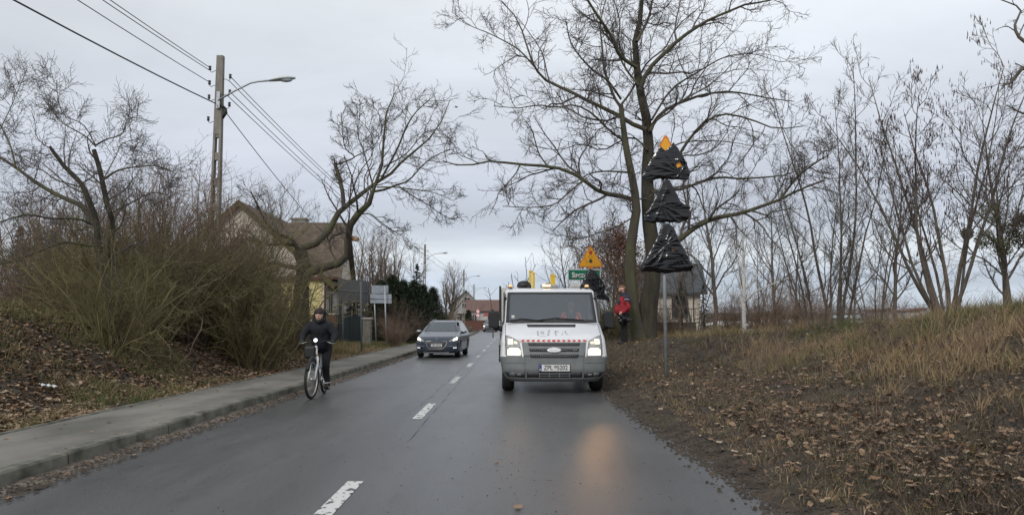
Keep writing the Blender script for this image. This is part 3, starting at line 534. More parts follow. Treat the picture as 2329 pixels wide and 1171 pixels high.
P1, R1 = spawn(catlist(TL)[0], catlist(TL)[1] * .7, 10, .30, .8, 7, .18, .06, .35, 1, .5, .009, lmin=.3, lmax=2.2, shrink=.3); P2, R2 = spawn(P1, R1, 7, .5, .75, 5, .2, .03, .12, 1, .6, .007, lmin=.2); P3, R3 = spawn(P2, R2, 4, .5, .75, 4, .2, .02, .2, 1, .65, .0055, lmin=.15)
tube_obj('crown', groups_rooted(root, [(P1, R1, 5), (P2, R2, 3), (P3, R3, 3)]), M['twig'], root)
b = MB(); b.tube([at(*cv2(500, 705), Z0 - .4), at(*cv2(535, 712), Z0 - .6)], [.09, .07], 8); o = b.build('cut_stub', M['cutwood'], root); o.location = -Vector(root.location)
# --- the multi-stem oak on the left bank ---
cv3 = lambda x, y: (x / 1.802, 150 + y / 1.802)
L_ = [([(500, 960), (485, 880), (465, 820), (452, 740), (463, 650), (442, 580), (425, 500), (410, 430), (385, 345)], 32, 22, .4), ([(470, 960), (430, 860), (402, 740), (397, 650), (372, 570), (332, 480), (270, 420), (232, 370), (203, 330)], 36, 14, -.6),
      ([(398, 670), (342, 580), (270, 545), (200, 510), (130, 465), (70, 420), (0, 375), (-80, 330)], 22, 10, .8), ([(392, 660), (335, 630), (270, 625), (200, 625), (130, 610), (60, 620), (-30, 650)], 11, 5, -1.2), ([(425, 745), (330, 730), (250, 725), (150, 765), (60, 795), (-20, 820)], 11, 5, -1.0),
      ([(392, 330), (352, 290), (300, 260), (250, 230), (213, 180), (170, 130)], 7, 2, (.4, 1)), ([(392, 325), (440, 300), (500, 280), (522, 220), (578, 203)], 7, 2, (.4, -.4)), ([(425, 465), (480, 430), (550, 415), (640, 410), (710, 435)], 9, 3, -.8), ([(345, 500), (240, 470), (180, 432), (100, 380), (20, 340)], 7, 2, .8),
      ([(65, 415), (40, 320), (0, 240), (-30, 150)], 8, 3, .5), ([(395, 330), (340, 240), (260, 200), (235, 110), (232, 60)], 5, 2, -.6), ([(460, 600), (540, 560), (620, 520), (690, 530)], 8, 3, 1), ([(415, 480), (470, 380), (500, 320), (560, 300)], 5, 2, 1.2), ([(0, 260), (40, 180), (70, 110), (105, 30)], 4, 2, .6)]
Z0 = 14.5; root = empty('oak_tree', (at(265, 700, Z0).x, Z0, Hf(-7.6, Z0)), 0, 'low many-stemmed oak with sawn-off tops on the leaf-covered bank', 'tree'); TL = traced(L_, cv3, Z0, 1.802)
for P, r_ in TL[:2]: P[0, 0, 2] -= .6
tube_obj('trunk', groups_rooted(root, [(P, r_ * .85, 12) for P, r_ in TL[:2]]), M['darkbark'], root); tube_obj('limbs', groups_rooted(root, [(P, r_, 8) for P, r_ in TL[2:]]), M['mossbark'], root)
P1, R1 = spawn(catlist(TL)[0], catlist(TL)[1] * .7, 9, .33, .9, 7, .25, .05, .25, 1, .45, .005, lmin=.5, lmax=1.6); P2, R2 = spawn(P1, R1, 8, .5, .85, 5, .22, .04, .12, 1, .6, .0045, lmin=.3); P3, R3 = spawn(P2, R2, 4, .5, .8, 4, .22, .02, .2, 1, .65, .0038, lmin=.15)
tube_obj('crown', groups_rooted(root, [(P1, R1, 5), (P2, R2, 3), (P3, R3, 3)]), M['twig'], root)
# --- procedural tree prototypes, about 10 m tall, origin at base ---
def make_tree(name, label, cat, stems, h, spread_, lv, bark, twig, lean=.0, crownlow=.3, r0=.16, leaves=None, fan=.35, kind_up=.1, seed=1, catk=0):
    r = np.random.default_rng(seed); root = empty(name, (0, 0, 0), 0, label, cat); P = []; Rr = []
    for s in range(stems):
        a = r.uniform(0, 6.28); f = fan * (.4 + .6 * r.uniform()) if stems > 1 else .05; d = np.array([math.cos(a) * f, math.sin(a) * f, 1.0]); d /= np.linalg.norm(d); p = np.array([math.cos(a), math.sin(a), 0]) * (.02 + .18 * (stems > 1)) * r.uniform(.4, 1.3); hh = h * r.uniform(.75, 1.05); pts = [p - d * .3]
        for k in range(11): d = d + r.normal(0, .05, 3); d[2] += .04; d /= np.linalg.norm(d); pts.append(pts[-1] + d * hh / 11)
        P.append(pts); Rr.append(np.linspace(1, .12, 12) * r0 * r.uniform(.6, 1.1))
    P = np.array(P); Rr = np.array(Rr)
    P1, R1 = spawn(P, Rr, lv[0], spread_, .75, 8, .15, kind_up, crownlow, 1, .5, .011, lmin=h * .06, shrink=.55, r=r); P2, R2 = spawn(P1, R1, lv[1], .45, .75, 6, .2, kind_up * .8, .15, 1, .55, .008, lmin=h * .03, r=r); P3, R3 = spawn(P2, R2, lv[2], .5, .7, 4, .22, .04, .15, 1, .6, .0062, lmin=h * .02, r=r)
    tube_obj('trunk', [(P, Rr, 8), (P1, R1, 5)], bark, root); tube_obj('crown', [(P2, R2, 3), (P3, R3, 3)], twig, root)
    if leaves: leafcloud('foliage', tips(P3), leaves[0], leaves[1], leaves[2], leaves[3], root)
    if catk:
        q = tips(P3); i = r.integers(0, len(q), catk); T = np.array([(-.12, 0, -.5), (.12, 0, -.5), (0, .12, -.5), (0, 0, .5), (0, 0, -1.0)]); F = np.array([(0, 1, 3), (1, 2, 3), (2, 0, 3), (1, 0, 4), (2, 1, 4), (0, 2, 4)])
        sel = q[i]; sel = sel[(vnoise(sel[:, 0], sel[:, 2], 1.3, 3) > -.1)]; place('catkins', T, F, sel + r.normal(0, .06, sel.shape), r.uniform(.07, .13, len(sel)), rot_rand(len(sel), .12), M['catkin'], root)
    return root
M['catkin'] = mat('catkin', (.06, .03, .03), .8, (.10, .05, .045), 4)
PB = make_tree('bare_tree', 'x', 'tree', 1, 10, .50, (15, 9, 6), M['bark'], M['twig'], seed=3, fan=.1, kind_up=.10, crownlow=.22)
PU = make_tree('clump_tree', 'x', 'tree', 6, 10, .26, (10, 7, 5), M['bark'], M['twig'], seed=5, fan=.34, kind_up=.15, crownlow=.2, r0=.06)
PA = make_tree('alder_tree', 'x', 'tree', 9, 8, .32, (9, 6, 4), M['bark'], M['twig'], seed=8, fan=.5, kind_up=.12, crownlow=.25, r0=.068, catk=3000)
PW = make_tree('willow_tree', 'x', 'tree', 3, 8, .62, (13, 9, 6), M['bark'], M['twigred'], seed=9, fan=.4, kind_up=.22, crownlow=.2, r0=.22)
PL = make_tree('leafy_oak', 'x', 'tree', 2, 8, .55, (13, 9, 6), M['bark'], M['twigred'], seed=12, fan=.3, kind_up=.08, crownlow=.25, r0=.15, leaves=(7500, .22, .13, M['leafbrown']))
PBI = make_tree('birch_tree', 'x', 'tree', 1, 9, .36, (10, 6, 4), M['birchbark'], M['birchtwig'], seed=15, fan=.05, kind_up=.04, crownlow=.15, r0=.19)
def make_shrub(name, n, h, out, twig, seed, m1=9, m2=6, up=.05, rr=.010, tb=None):
    r = np.random.default_rng(seed); root = empty(name, (0, 0, 0), 0, 'x', 'shrub'); a = r.uniform(0, 6.28, n); f = out * r.uniform(.1, 1.1, n); d = np.stack([np.cos(a) * f, np.sin(a) * f, np.ones(n)], -1); d /= np.linalg.norm(d, axis=1, keepdims=True); p = np.stack([np.cos(a) * r.uniform(0, .5, n), np.sin(a) * r.uniform(0, .5, n), np.full(n, -.15)], -1); L = h * r.uniform(.55, 1.1, n); pts = [p]
    for k in range(8): d = d + r.normal(0, .15, d.shape); d[:, 2] -= .055 * k / 3; d /= np.linalg.norm(d, axis=1, keepdims=True); pts.append(pts[-1] + d * (L / 8)[:, None])
    P = np.stack(pts, 1); Rr = np.linspace(1, .3, 9)[None] * (rr * r.uniform(.8, 2.2, n))[:, None]
    P1, R1 = spawn(P, Rr, m1, .38, .7, 6, .32, up, .12, 1, .6, .004, r=r, lmin=.3); P2, R2 = spawn(P1, R1, m2, .5, .9, 5, .34, up * .5, .1, 1, .65, .003, r=r, lmin=.15)
    tube_obj('stems', [(P, Rr, 5), (P1, R1, 3)], tb or twig, root); tube_obj('crown', [(P2, R2, 3)], twig, root); return root
SG = make_shrub('thicket_shrub', 52, 3.4, .72, M['twigolive'], 31, 9, 7, rr=.013); SR = make_shrub('thicket_shrub', 56, 3.4, .6, M['twigred'], 4, 9, 7, up=.1, rr=.012); SS = make_shrub('sapling_shrub', 9, 2.4, .45, M['twigred'], 6, 6, 4, up=.08, rr=.008)
USED = set()
def put(proto, x, y, s, rz, label, group=None, cat=None, name=None, sink=0, sz=None):
    o = proto if id(proto) not in USED else copy_tree(proto); USED.add(id(proto)); o.location = (x, y, Hf(x, y) - sink); o.rotation_euler = (0, 0, rz); o.scale = (s, s, sz or s); o['label'] = label
    if name: o.name = name
    if group: o['group'] = group
    elif 'group' in o: del o['group']
    if cat: o['category'] = cat
    return o
def px(pxl, Y): return (pxl - 1164.5) / 1727 * Y
g = 'bushes of the roadside thicket on the left bank'
for i, (x_, Y, s, pr, lab) in enumerate([
    (100, 18, .82, SR, 'low grey-brown twiggy bush at the frame edge behind the leaf bank'), (225, 17, .95, SG, 'olive twiggy bush around the foot of the sawn-off oak'), (335, 16.8, 1.0, SG, 'dense olive bush beside the sawn-off oak stems'),
    (425, 18.5, 1.25, SR, 'tall reddish-brown bush between sawn-off oak and utility pole'), (495, 19, 1.2, SG, 'tall dense olive bush hiding the foot of the near utility pole'), (585, 18.5, 1.0, SG, 'olive bush with arching shoots between utility pole and pollarded tree'),
    (400, 20, 1.4, SR, 'tall brown bush rising behind the front row of the thicket'), (548, 21.5, .9, SR, 'reddish bush behind the olive ones, close to the pollarded tree'), (612, 22.5, .5, SG, 'low olive bush tucked against the pollarded trunk'),
    (180, 20, 1.25, SR, 'brown bush behind the many-stemmed oak'), (300, 22, 1.45, SR, 'high olive bush deep inside the thicket'), (20, 20, 1.15, SR, 'olive bush deep behind the leaf bank at the frame edge'), (268, 13.9, .74, SG, 'low olive bush in front of the sawn-off oak stems, shoots rising from the leaves'), (655, 24.2, .5, SR, 'knee-high brown brush at the base of the pollarded trunk')]):
    put(pr, px(x_, Y), Y, s, i * 1.3, lab, g, 'bush', sink=.05)
put(PL, px(115, 19), 19, .34, 1, 'small oak with rust-brown dead leaves behind the sawn-off oak', None, 'tree')
# left background trees
bg = [(588, 29, .46, PU, 'slim bare clump in front of the cream gable of the yellow house'), (520, 27, .50, PU, 'bare clump of stems between the near utility pole and the cream gable'), (330, 34, .72, PB, 'broad bare tree rising above the thicket beside the near utility pole'), (420, 42, .90, PU, 'many-stemmed bare tree behind the near utility pole'), (240, 38, .78, PB, 'bare tree above the thicket, left of the broad one'), (545, 30, .62, PU, 'slender bare tree with mossy stems just past the near utility pole'),
      (60, 30, .62, PB, 'bare tree at the frame edge beyond the leaf bank'), (640, 58, 1.12, PB, 'large rounded bare tree behind the roof of the yellow house'), (735, 66, 1.0, PB, 'bare tree behind the chimney end of the yellow house'), (150, 48, .95, PU, 'grey bare clump of stems far behind the sawn-off oak'),
      (850, 52, .80, PW, 'bushy reddish bare tree behind the dark road sign'), (900, 60, .88, PW, 'fan-shaped bare tree between pale road sign and second utility pole'), (810, 60, .85, PB, 'bare tree above the dark road sign by the white gable'), (945, 82, .85, PB, 'bare tree hard behind the second utility pole')]
for x_, Y, s, lab in [(900, 37, .45, 'low brown leafless bush on the verge right of the pale sign posts'), (905, 41, .7, 'brown leafless bush in front of the middle thujas'), (940, 46, .6, 'brown leafless bush before the thujas nearest the car'), (600, 31, 1.0, 'tall reddish bush in front of the yellow wall'), (510, 26, 1.45, 'very tall reddish bush hiding the far end of the cream gable'), (555, 33, 1.1, 'reddish bush right against the cream gable wall')]: put(SR, px(x_, Y), Y, s, Y * 1.3, lab, 'bushes along the garden hedge', 'bush')
for i, (x_, Y, s, pr, lab) in enumerate(bg): put(pr, px(x_, Y), Y, s, i * 2.1, lab, 'bare trees behind the left roadside', 'tree')
put(PW, px(1012, 88), 88, .86, .7, 'gnarled bare willow on the verge past the second utility pole', None, 'tree')
for x_, Y, s, lab in [(1010, 74, .75, 'brown brushwood hedge beside the grey-blue car'), (1030, 84, .8, 'brown brushwood hedge between willow and third utility pole'), (995, 66, .7, 'brown brushwood at the foot of the second utility pole')]: put(SR, px(x_, Y), Y, s, Y, lab, 'brushwood hedge along the far left verge', 'bush')
# right side trees
rt = [(1855, 29, .74, PU, 'tall slender bare clump of stems past the low branch of the great oak'), (1905, 27, .98, PU, 'tallest of the bare many-stemmed clumps on the right bank, with whip-like tops'), (1985, 26, .62, PU, 'thin bare clump between the tall whips and the catkin alder'), (2035, 33, .7, PB, 'thin bare tree next to the catkin alder'),
      (1580, 40, .90, PU, 'dark bare trees behind the post with three wrapped signs'), (1625, 44, .98, PB, 'strong bare tree with ascending limbs left of the white birch'), (1760, 46, .82, PB, 'bare tree with tangled crown right of the white birch'), (1720, 52, .85, PU, 'bare clump partly behind the white birch'), (1545, 52, .72, PB, 'bare tree in front of the cream house'),
      (2290, 30, .9, PB, 'bare tree beyond the mistletoe tree at the frame edge'), (1810, 55, .8, PB, 'bare tree above the long flat grey building'), (1940, 50, .62, PB, 'bare tree behind the whip-topped clump')]
for i, (x_, Y, s, pr, lab) in enumerate(rt): put(pr, px(x_, Y), Y, s, i * 1.7 + .4, lab, 'bare trees on the right bank and field', 'tree')
put(PA, px(2150, 17.5), 17.5, .78, .3, 'many-stemmed alder hung with dark catkins on the crest of the bank', None, 'tree')
put(PA, px(2420, 21), 21, .75, 2.3, 'second catkin alder, mostly cut off by the frame edge', None, 'tree')
put(PBI, px(1690, 31), 31, .82, 1.1, 'white-barked birch with crooked pale limbs in the field', None, 'tree')
put(PL, px(1395, 36), 36, .70, 0, 'oak still holding rust-brown leaves behind the orange traffic light sign', None, 'tree'); put(PL, px(1440, 44), 44, .85, 2, 'second brown-leaved oak seen between the two trunks of the great oak', None, 'tree')
put(PB, px(1290, 40), 40, .55, 3, 'bare spreading tree rising directly behind the van and the green town sign', None, 'tree'); put(PB, px(1335, 46), 46, .66, 5, 'bare tree between the green town sign and the brown-leaved oak', None, 'tree'); put(PU, px(1400, 31), 31, .42, 1, 'small olive-barked clump behind the man in red', None, 'tree')
for x_, Y, s, pr, lab in [(1355, 30, .62, SG, 'olive bush behind the wrapped sign beside the van'), (1400, 29, .7, SG, 'olive bush directly behind the man in red'), (1300, 33, .6, SR, 'brown bush behind the van cab'), (1440, 33, .75, SR, 'brown bush seen behind the mossy trunk'),
      (1510, 34, .6, SR, 'brown brush at the foot of the cream house'), (1660, 40, .8, SR, 'brown brush left of the birch'), (1740, 44, 1.0, SR, 'brown brush right of the birch'), (1790, 50, 1.2, SR, 'tall brown brush before the flat grey building'), (1850, 60, 1.5, SR, 'brown brush beyond the flat grey building'), (2000, 46, 1.0, SR, 'brown brush beyond the tall whips')]:
    put(pr, px(x_, Y), Y, s, x_, lab, 'bushes along the field edge on the right', 'bush', sink=.05)
for x_, Y, s, lab in [(1730, 14.5, .62, 'leafless sapling standing alone low on the right bank'), (1640, 22, .6, 'thin leafless sapling right of the wrapped sign post'), (2030, 12.5, .5, 'dry brown weed bush among the bank grass'), (2215, 10.2, .42, 'dry weed bush near the frame edge on the bank'), (1850, 18, .62, 'leafless sapling in front of the tall whips'), (2120, 15, .6, 'leafless sapling at the foot of the catkin alder')]: put(SS, px(x_, Y), Y, s, x_, lab, 'saplings and weeds on the right bank', 'sapling')
# mistletoe tree
mt = put(PB, px(2285, 21), 21, .50, 1.2, 'bare tree carrying round mistletoe bushes near the frame edge', None, 'tree')
for q, (xx, yy, rr_) in enumerate([(2255, 485, .34), (2300, 520, .26), (2322, 500, .22), (2240, 545, .28), (2322, 545, .25), (2200, 530, .18), (2280, 560, .3)]):
    c = at(xx, yy, 21 + (q % 3 - 1) * .5); n = 900; v = rng.normal(0, 1, (n, 3)); v = v / np.linalg.norm(v, axis=1, keepdims=True) * (rng.uniform(.15, 1, (n, 1)) ** .5) * rr_
    o = place('mistletoe', simple_leaf[0], simple_leaf[1], v * 2.0, .11 * rng.uniform(.7, 1.3, n), rot_rand(n, 1.2), M['mistle'], mt); o.location = (c - Vector(mt.location)) * 2.0
    # ball kept in the tree's own half-size space
    o.rotation_euler = (0, 0, 0); o.matrix_parent_inverse = Matrix.Rotation(-1.2, 4, 'Z')
# a tree outside the frame whose twigs hang in at the top right corner
cvid = lambda x, y: (x, y); L_ = [([(2700, 420), (2560, 330), (2440, 265), (2380, 180), (2329, 155), (2300, 188), (2275, 195)], 26, 2, .5), ([(2560, 330), (2430, 270), (2340, 262), (2290, 240)], 12, 2, -.3), ([(2440, 265), (2400, 120), (2329, 95), (2308, 60), (2320, 20), (2262, -5)], 12, 2, .3), ([(2560, 330), (2420, 320), (2350, 330), (2300, 345)], 10, 2, .6), ([(2720, 900), (2715, 640), (2700, 420), (2680, 200)], 70, 40, 0)]
Z0 = 13.0; TL = traced(L_, cvid, Z0, 1); root = empty('roadside_tree', (TL[4][0][0, 0, 0], Z0, TL[4][0][0, 0, 2]), 0, 'tree standing outside the frame whose twigs hang in at the top right corner', 'tree')
tube_obj('trunk', groups_rooted(root, [(P, r_, 8) for P, r_ in TL]), M['bark'], root); P1, R1 = spawn(catlist(TL[:4])[0], catlist(TL[:4])[1], 7, .22, .8, 6, .25, .03, .4, 1, .5, .004, lmin=.3, lmax=.7); P2, R2 = spawn(P1, R1, 5, .45, .8, 4, .3, .02, .2, 1, .6, .003, lmin=.1); tube_obj('crown', groups_rooted(root, [(P1, R1, 4), (P2, R2, 3)]), M['twig'], root)
# --- conifers ---
def conifer(name, h, rad, m, seed, dens=900, shape=1.0):
    r = np.random.default_rng(seed); root = empty(name, (0, 0, 0), 0, 'x', 'tree'); b = MB(); b.tube([(0, 0, -.2), (0, 0, h * .5), (0, 0, h * .97)], [.14, .08, .015], 7); b.build('trunk', M['darkbark'], root)
    nb = int(9 * h if dens < 2000 else 34 * h); P = []; Rr = []
    for i in range(nb):
        t = (i + r.uniform()) / nb; a = i * 2.4 + r.uniform(-.3, .3); L = rad * (1 - t ** shape) * r.uniform(.75, 1.15) + .05; z = .06 * h + t * h * .92; k = np.linspace(0, 1, 6); P.append(np.stack([np.cos(a) * L * k, np.sin(a) * L * k, z - L * .28 * k + .12 * L * k * k], -1)); Rr.append(np.linspace(.02, .006, 6))
    P = np.array(P); tube_obj('branches', [(P, np.array(Rr), 3)], M['darkbark'], root); n = int(dens * h); i = r.integers(0, nb, n); u = r.uniform(.12, 1, n) ** .7 * 5; j = np.clip(u.astype(int), 0, 4); f = (u - j)[:, None]; p = P[i, j] * (1 - f) + P[i, j + 1] * f + r.normal(0, .055 if dens < 2000 else .11, (n, 3)) * [1, 1, .6]; p[:, 2] -= np.abs(r.normal(0, .06, n))
    place('foliage', simple_leaf[0] * [.5, 1.3, 1], simple_leaf[1], p, r.uniform(.07, .17, n), rot_rand(n, .6), m, root); return root
C1 = conifer('spruce_tree', 6.5, 1.7, M['needle'], 21); C2 = conifer('blue_spruce', 3.2, 1.3, M['needleblue'], 22, 1100); C3 = conifer('thuja_hedge', 3.4, 1.25, M['needle'], 23, 4200, 2.2)
put(C1, px(948, 78), 78, 1.10, 0, 'dark spruce just left of the second utility pole', None, 'tree'); put(C1, px(920, 62), 62, .62, 2, 'small dark spruce behind the thuja bushes', None, 'tree'); put(C2, px(806, 44), 44, 1.05, 0, 'blue-grey spruce beside the white gable end', None, 'tree')
for i, (x_, Y, s) in enumerate([(868, 42, 1.0), (893, 44, 1.12), (917, 47, 1.1), (940, 50, 1.15), (962, 56, 1.15), (985, 64, 1.2)]): put(C3, px(x_, Y), Y, s, i, ['dark green thuja directly behind the pale road sign', 'bulky dark thuja right of the pale road sign', 'dark thuja in the middle of the garden hedge', 'dark thuja above the brick pillar by the car', 'dark thuja in front of the second utility pole', 'last dark thuja before the brown brushwood'][i], 'thujas in the garden hedge', 'tree')
put(C1, px(1550, 46), 46, .52, 1, 'dark spruce beside the cream house', None, 'tree'); put(C1, px(1600, 48), 48, .5, 3, 'dark spruce between the cream house and the birch', None, 'tree'); put(C1, px(40, 33), 33, .82, 4, 'dark evergreen behind the thicket at the frame edge', None, 'tree'); put(C3, px(1120, 118), 118, .9, 1, 'dark hedge in front of the brown-roofed house', None, 'hedge'); put(C3, px(1066, 118), 118, .85, 1, 'dark blue-green hedge below the balcony house', None, 'hedge')
# distant woods
def woods():
    n = 200000; ang = rng.uniform(-.85, .85, n); D = rng.uniform(170, 420, n); x = D * np.tan(ang * .95); y = D; hgt = 4.5 + 2.5 * vnoise(x, y, .05, 61) + 2 * vnoise(x, y, .2, 62); z = H(x, y) + hgt * rng.uniform(0, 1, n) ** .7; k = (np.abs(x - road_cx(y)) > 12); x, y, z = x[k], y[k], z[k]
    T = np.array([(0, -.5, 0), (.12, 0, .02), (0, .5, 0), (-.12, 0, .02)]); Rm = rot_rand(len(x), 1.4); tag(place('far_wood', T, simple_leaf[1], np.stack([x, y, z], -1), rng.uniform(.4, 1.1, len(x)), Rm, M['woodsmass']), kind='stuff')
woods()
# ---------------- utility poles, lamps and wires ----------------
def insul(parent, x, z, sgn):
    b = MB(); b.tube([(x, 0, z), (x + sgn * .10, 0, z - .01), (x + sgn * .15, 0, z - .05), (x + sgn * .20, 0, z - .01), (x + sgn * .21, 0, z + .06)], .009, 6); h = b.build('hook', M['wire'], parent)
    c = MB(); c.tube([(x + sgn * .21, 0, z + .02), (x + sgn * .21, 0, z + .07), (x + sgn * .21, 0, z + .075), (x + sgn * .21, 0, z + .14), (x + sgn * .21, 0, z + .15)], [.035, .045, .028, .045, .02], 10); c.build('insulator', M['ceram'], h)
def lamp_arm(parent, h, hp=1.9):
    a = MB(); a.tube([(.02, -.14, h), (.45, -.14, h + .26), (.95, -.14, h + .52), (1.18, -.14, h + .57), (1.55, -.14, h + .60)], .028, 8); a.box((.02, -.13, h + .02), (.10, .03, .5)); a.build('lamp_arm', M['galv'], parent)
    hd = MB(); L = .78; n = 10; prof = []
    for i in range(n + 1):
        t = i / n; w = .13 * math.sin(math.pi * min(1, .12 + t * .95)) ** .6 if t < 1 else .03; w = [.05, .09, .11, .125, .135, .14, .14, .135, .12, .09, .03][i]; prof.append((1.50 + L * t, w, [.03, .05, .065, .08, .09, .10, .105, .10, .085, .06, .02][i]))
    vs = []; m = 12
    for x, w, hh in prof:
        for k in range(m): q = 2 * math.pi * k / m; s_ = math.sin(q); vs.append((x, -.14 + w * math.cos(q), h + .60 + (x - 1.5) * .10 + (hh * s_ if s_ > 0 else .035 * s_)))
    fs = [(i * m + k, i * m + (k + 1) % m, (i + 1) * m + (k + 1) % m, (i + 1) * m + k) for i in range(n) for k in range(m)]; hd.add(vs, fs, True); hd.f += [tuple(reversed(range(m))), tuple(n * m + k for k in range(m))]; hd.sm += [False] * 2; H_ = hd.build('lamp_head', M['lampsh'], parent)
    g = MB(); g.ball((2.0, -.14, h + .625), (.20, .10, .075), 12, 8); g.build('lamp_glass', M['glassy'], H_)
def pole(x, y, z0, h, lamp_h, label, lean=0, double=False, copies=True):
    root = empty('utility_pole', (x, y, z0), 0, label, 'utility pole', 'concrete utility poles with street lamps along the left side'); root.rotation_euler = (0, lean, 0)
    def wid(z): return .33 - .14 * z / h, .24 - .09 * z / h
    b = MB(); holes = [1.0 + .75 * k for k in range(int((h - 2.6) / .75))]; zs = [-.3]; 
    # two flanges with rungs between: real openings up the shaft
    top = holes[-1] + .55
    for s_ in (-1, 1):
        vs = []; 
        for z in (-.3, top): w, d = wid(max(z, 0)); vs += [(s_ * w / 2, -d / 2, z), (s_ * (w / 2 - .062), -d / 2, z), (s_ * (w / 2 - .062), d / 2, z), (s_ * w / 2, d / 2, z)]
        b.add(vs, [(0, 1, 5, 4), (1, 2, 6, 5), (2, 3, 7, 6), (3, 0, 4, 7), (0, 3, 2, 1)])
    prev = -.3
    for hz in holes + [top]:
        w, d = wid(max(hz, 0)); b.box((0, 0, (hz - .22 + hz) / 2 if hz != top else top - .05), (w - .122, d * .78, .22 if hz != top else .1))
    b.box((0, 0, .3), (wid(0)[0] - .12, .18, 1.0))
    w, d = wid(top); w2, d2 = wid(h); b.add([(-w / 2, -d / 2, top), (w / 2, -d / 2, top), (w / 2, d / 2, top), (-w / 2, d / 2, top), (-w2 / 2, -d2 / 2, h), (w2 / 2, -d2 / 2, h), (w2 / 2, d2 / 2, h), (-w2 / 2, d2 / 2, h)], [(0, 1, 5, 4), (1, 2, 6, 5), (2, 3, 7, 6), (3, 0, 4, 7), (4, 5, 6, 7), (0, 3, 2, 1)])
    b.build('shaft', M['polecon'], root)
    for z, s_ in [(h - .45, -1), (h - .89, -1), (h - 1.32, -1), (h - 1.98, -1), (h - .70, 1), (h - 1.17, 1), (h - 1.55, 1)]: insul(root, s_ * .095, z, s_)
    lamp_arm(root, lamp_h); return root
poles = []
z1 = Hf(-8.5, 22); P1_ = at(502, 128, 22); pole(P1_.x, 22, z1, P1_.z - z1, at(510, 232, 22).z - z1, 'nearest concrete utility pole with curved arm street lamp rising from the thicket')
P2_ = at(966, 556, 75); z2 = Hf(P2_.x, 75); pole(P2_.x, 75, z2, P2_.z - z2, at(966, 590, 75).z - z2, 'second concrete utility pole with street lamp beside the dark spruce', .004)
P3_ = at(1055, 613, 104); z3 = Hf(P3_.x, 104) ; pole(P3_.x, 104, z3, P3_.z - z3, at(1055, 638, 104).z - z3, 'third utility pole with street lamp in front of the balcony house')
P4_ = at(1078, 646, 138); z4 = Hf(P4_.x, 138); pole(P4_.x, 138, z4, P4_.z - z4, at(1078, 662, 138).z - z4, 'fourth and farthest utility pole by the brown-roofed house')
def wire(a, b_, sag, label, r=.011):
    a, b_ = Vector(a), Vector(b_); c = a; pts = [a.lerp(b_, t) - a + Vector((0, 0, -4 * sag * t * (1 - t))) for t in [i / 28 for i in range(29)]]
    m = MB(); m.tube(pts, r, 5); o = m.build('overhead_wire', M['wire']); o.location = a; tag(o, label, 'wire', 'overhead wires between the utility poles'); return o
X1 = P1_.x; T1 = P1_.z; w0 = -28
wire((X1 - .3, 22, T1 - .36), (X1 - .3, w0, T1 - .4), .9, 'upper wire from the nearest pole towards the camera side, ending at its top hook')
wire((X1 - .34, 22, T1 - .42), (X1 - .5, w0, T1 - .4), .95, 'twin of the upper wire on the nearest pole, hung just below it')
wire((X1 - .3, 22, T1 - .80), (X1 - .45, w0, T1 - .95), .9, 'middle wire from the nearest pole leaving the photo at the top')
wire((X1 - .02, 21.8, T1 - 1.5), (X1 - .3, w0, T1 - 1.6), 1.25, 'thick low cable running from the nearest pole to the top left corner', .018)
for dz, dx, lab in [(-.62, .3, 'topmost wire between the nearest and second poles'), (-.74, .26, 'wire just under the topmost one between the nearest and second poles'), (-1.08, .3, 'third wire down between the nearest and second poles'), (-1.22, .26, 'lowest of the four wires between the nearest and second poles')]: wire((X1 + dx, 22, T1 + dz), (P2_.x + dx, 75, P2_.z + dz), .75, lab, .012)
wire((X1 + .12, 22.1, T1 - 1.62), (P2_.x - 1.5, 52, 4.6), .35, 'single service cable dropping from the nearest pole past the house roof', .013)
for dz, lab in [(-.7, 'upper wire from the second pole to the third'), (-1.3, 'lower wire from the second pole to the third')]: wire((P2_.x + .3, 75, P2_.z + dz), (P3_.x + .3, 104, P3_.z + dz), .4, lab, .014)
wire((P3_.x + .3, 104, P3_.z - .8), (P4_.x + .2, 138, P4_.z - .8), .5, 'wire from the third pole to the fourth', .016)
b = MB(); b.tube([(0, 0, 0), (.02, 0, -.12), (-.06, 0, -.3)], [.05, .06, .03], 8); b.tube([(0, 0, 0), (-.14, 0, .12)], [.04, .05], 8); o = b.build('cable_clamp', M['black']); o.location = (X1 + .22, 21.9, T1 - 1.62); tag(o, 'black cable clamps hanging where the thick cable meets the nearest pole', 'cable clamp')
# ---------------- signs ----------------
def rtri(s, r, n=6):
    """rounded triangle outline (x,z), side s, centred on base middle with base at z=0"""
    h = s * math.sqrt(3) / 2; C = [(-s / 2 + r * 1.732, r), (s / 2 - r * 1.732, r), (0, h - 2 * r)]; out = []
    for (cx, cz), a0 in zip(C, (150, 270, 30)):
        for k in range(n + 1): a = R(a0 + 120 * k / n); out.append((cx + r * math.cos(a), cz + r * math.sin(a)))
    return out
def tri_sign(name, s, parent_loc, label, rot=0, group=None, zs=1.0, rc=.05):
    root = empty(name, parent_loc, 0, label, 'road sign', group); root.rotation_euler = (0, rot, 0); b = MB(); b.prism([(x, z * zs) for x, z in rtri(s, rc)], -.012, .012, 'y'); b.build('plate', M['orange'], root, bevel=.003)
    b = MB(); b.prism([(x * .88, (z * .88 + s * .035) * zs) for x, z in rtri(s, rc * .9)], -.0165, -.0125, 'y'); b.build('face', M['yellow'], root)
    bk = MB(); bk.box((0, .03, s * .3), (s * .5, .03, .04)); bk.box((0, .03, s * .6), (s * .2, .03, .04)); bk.build('bracket', M['galv'], root); return root
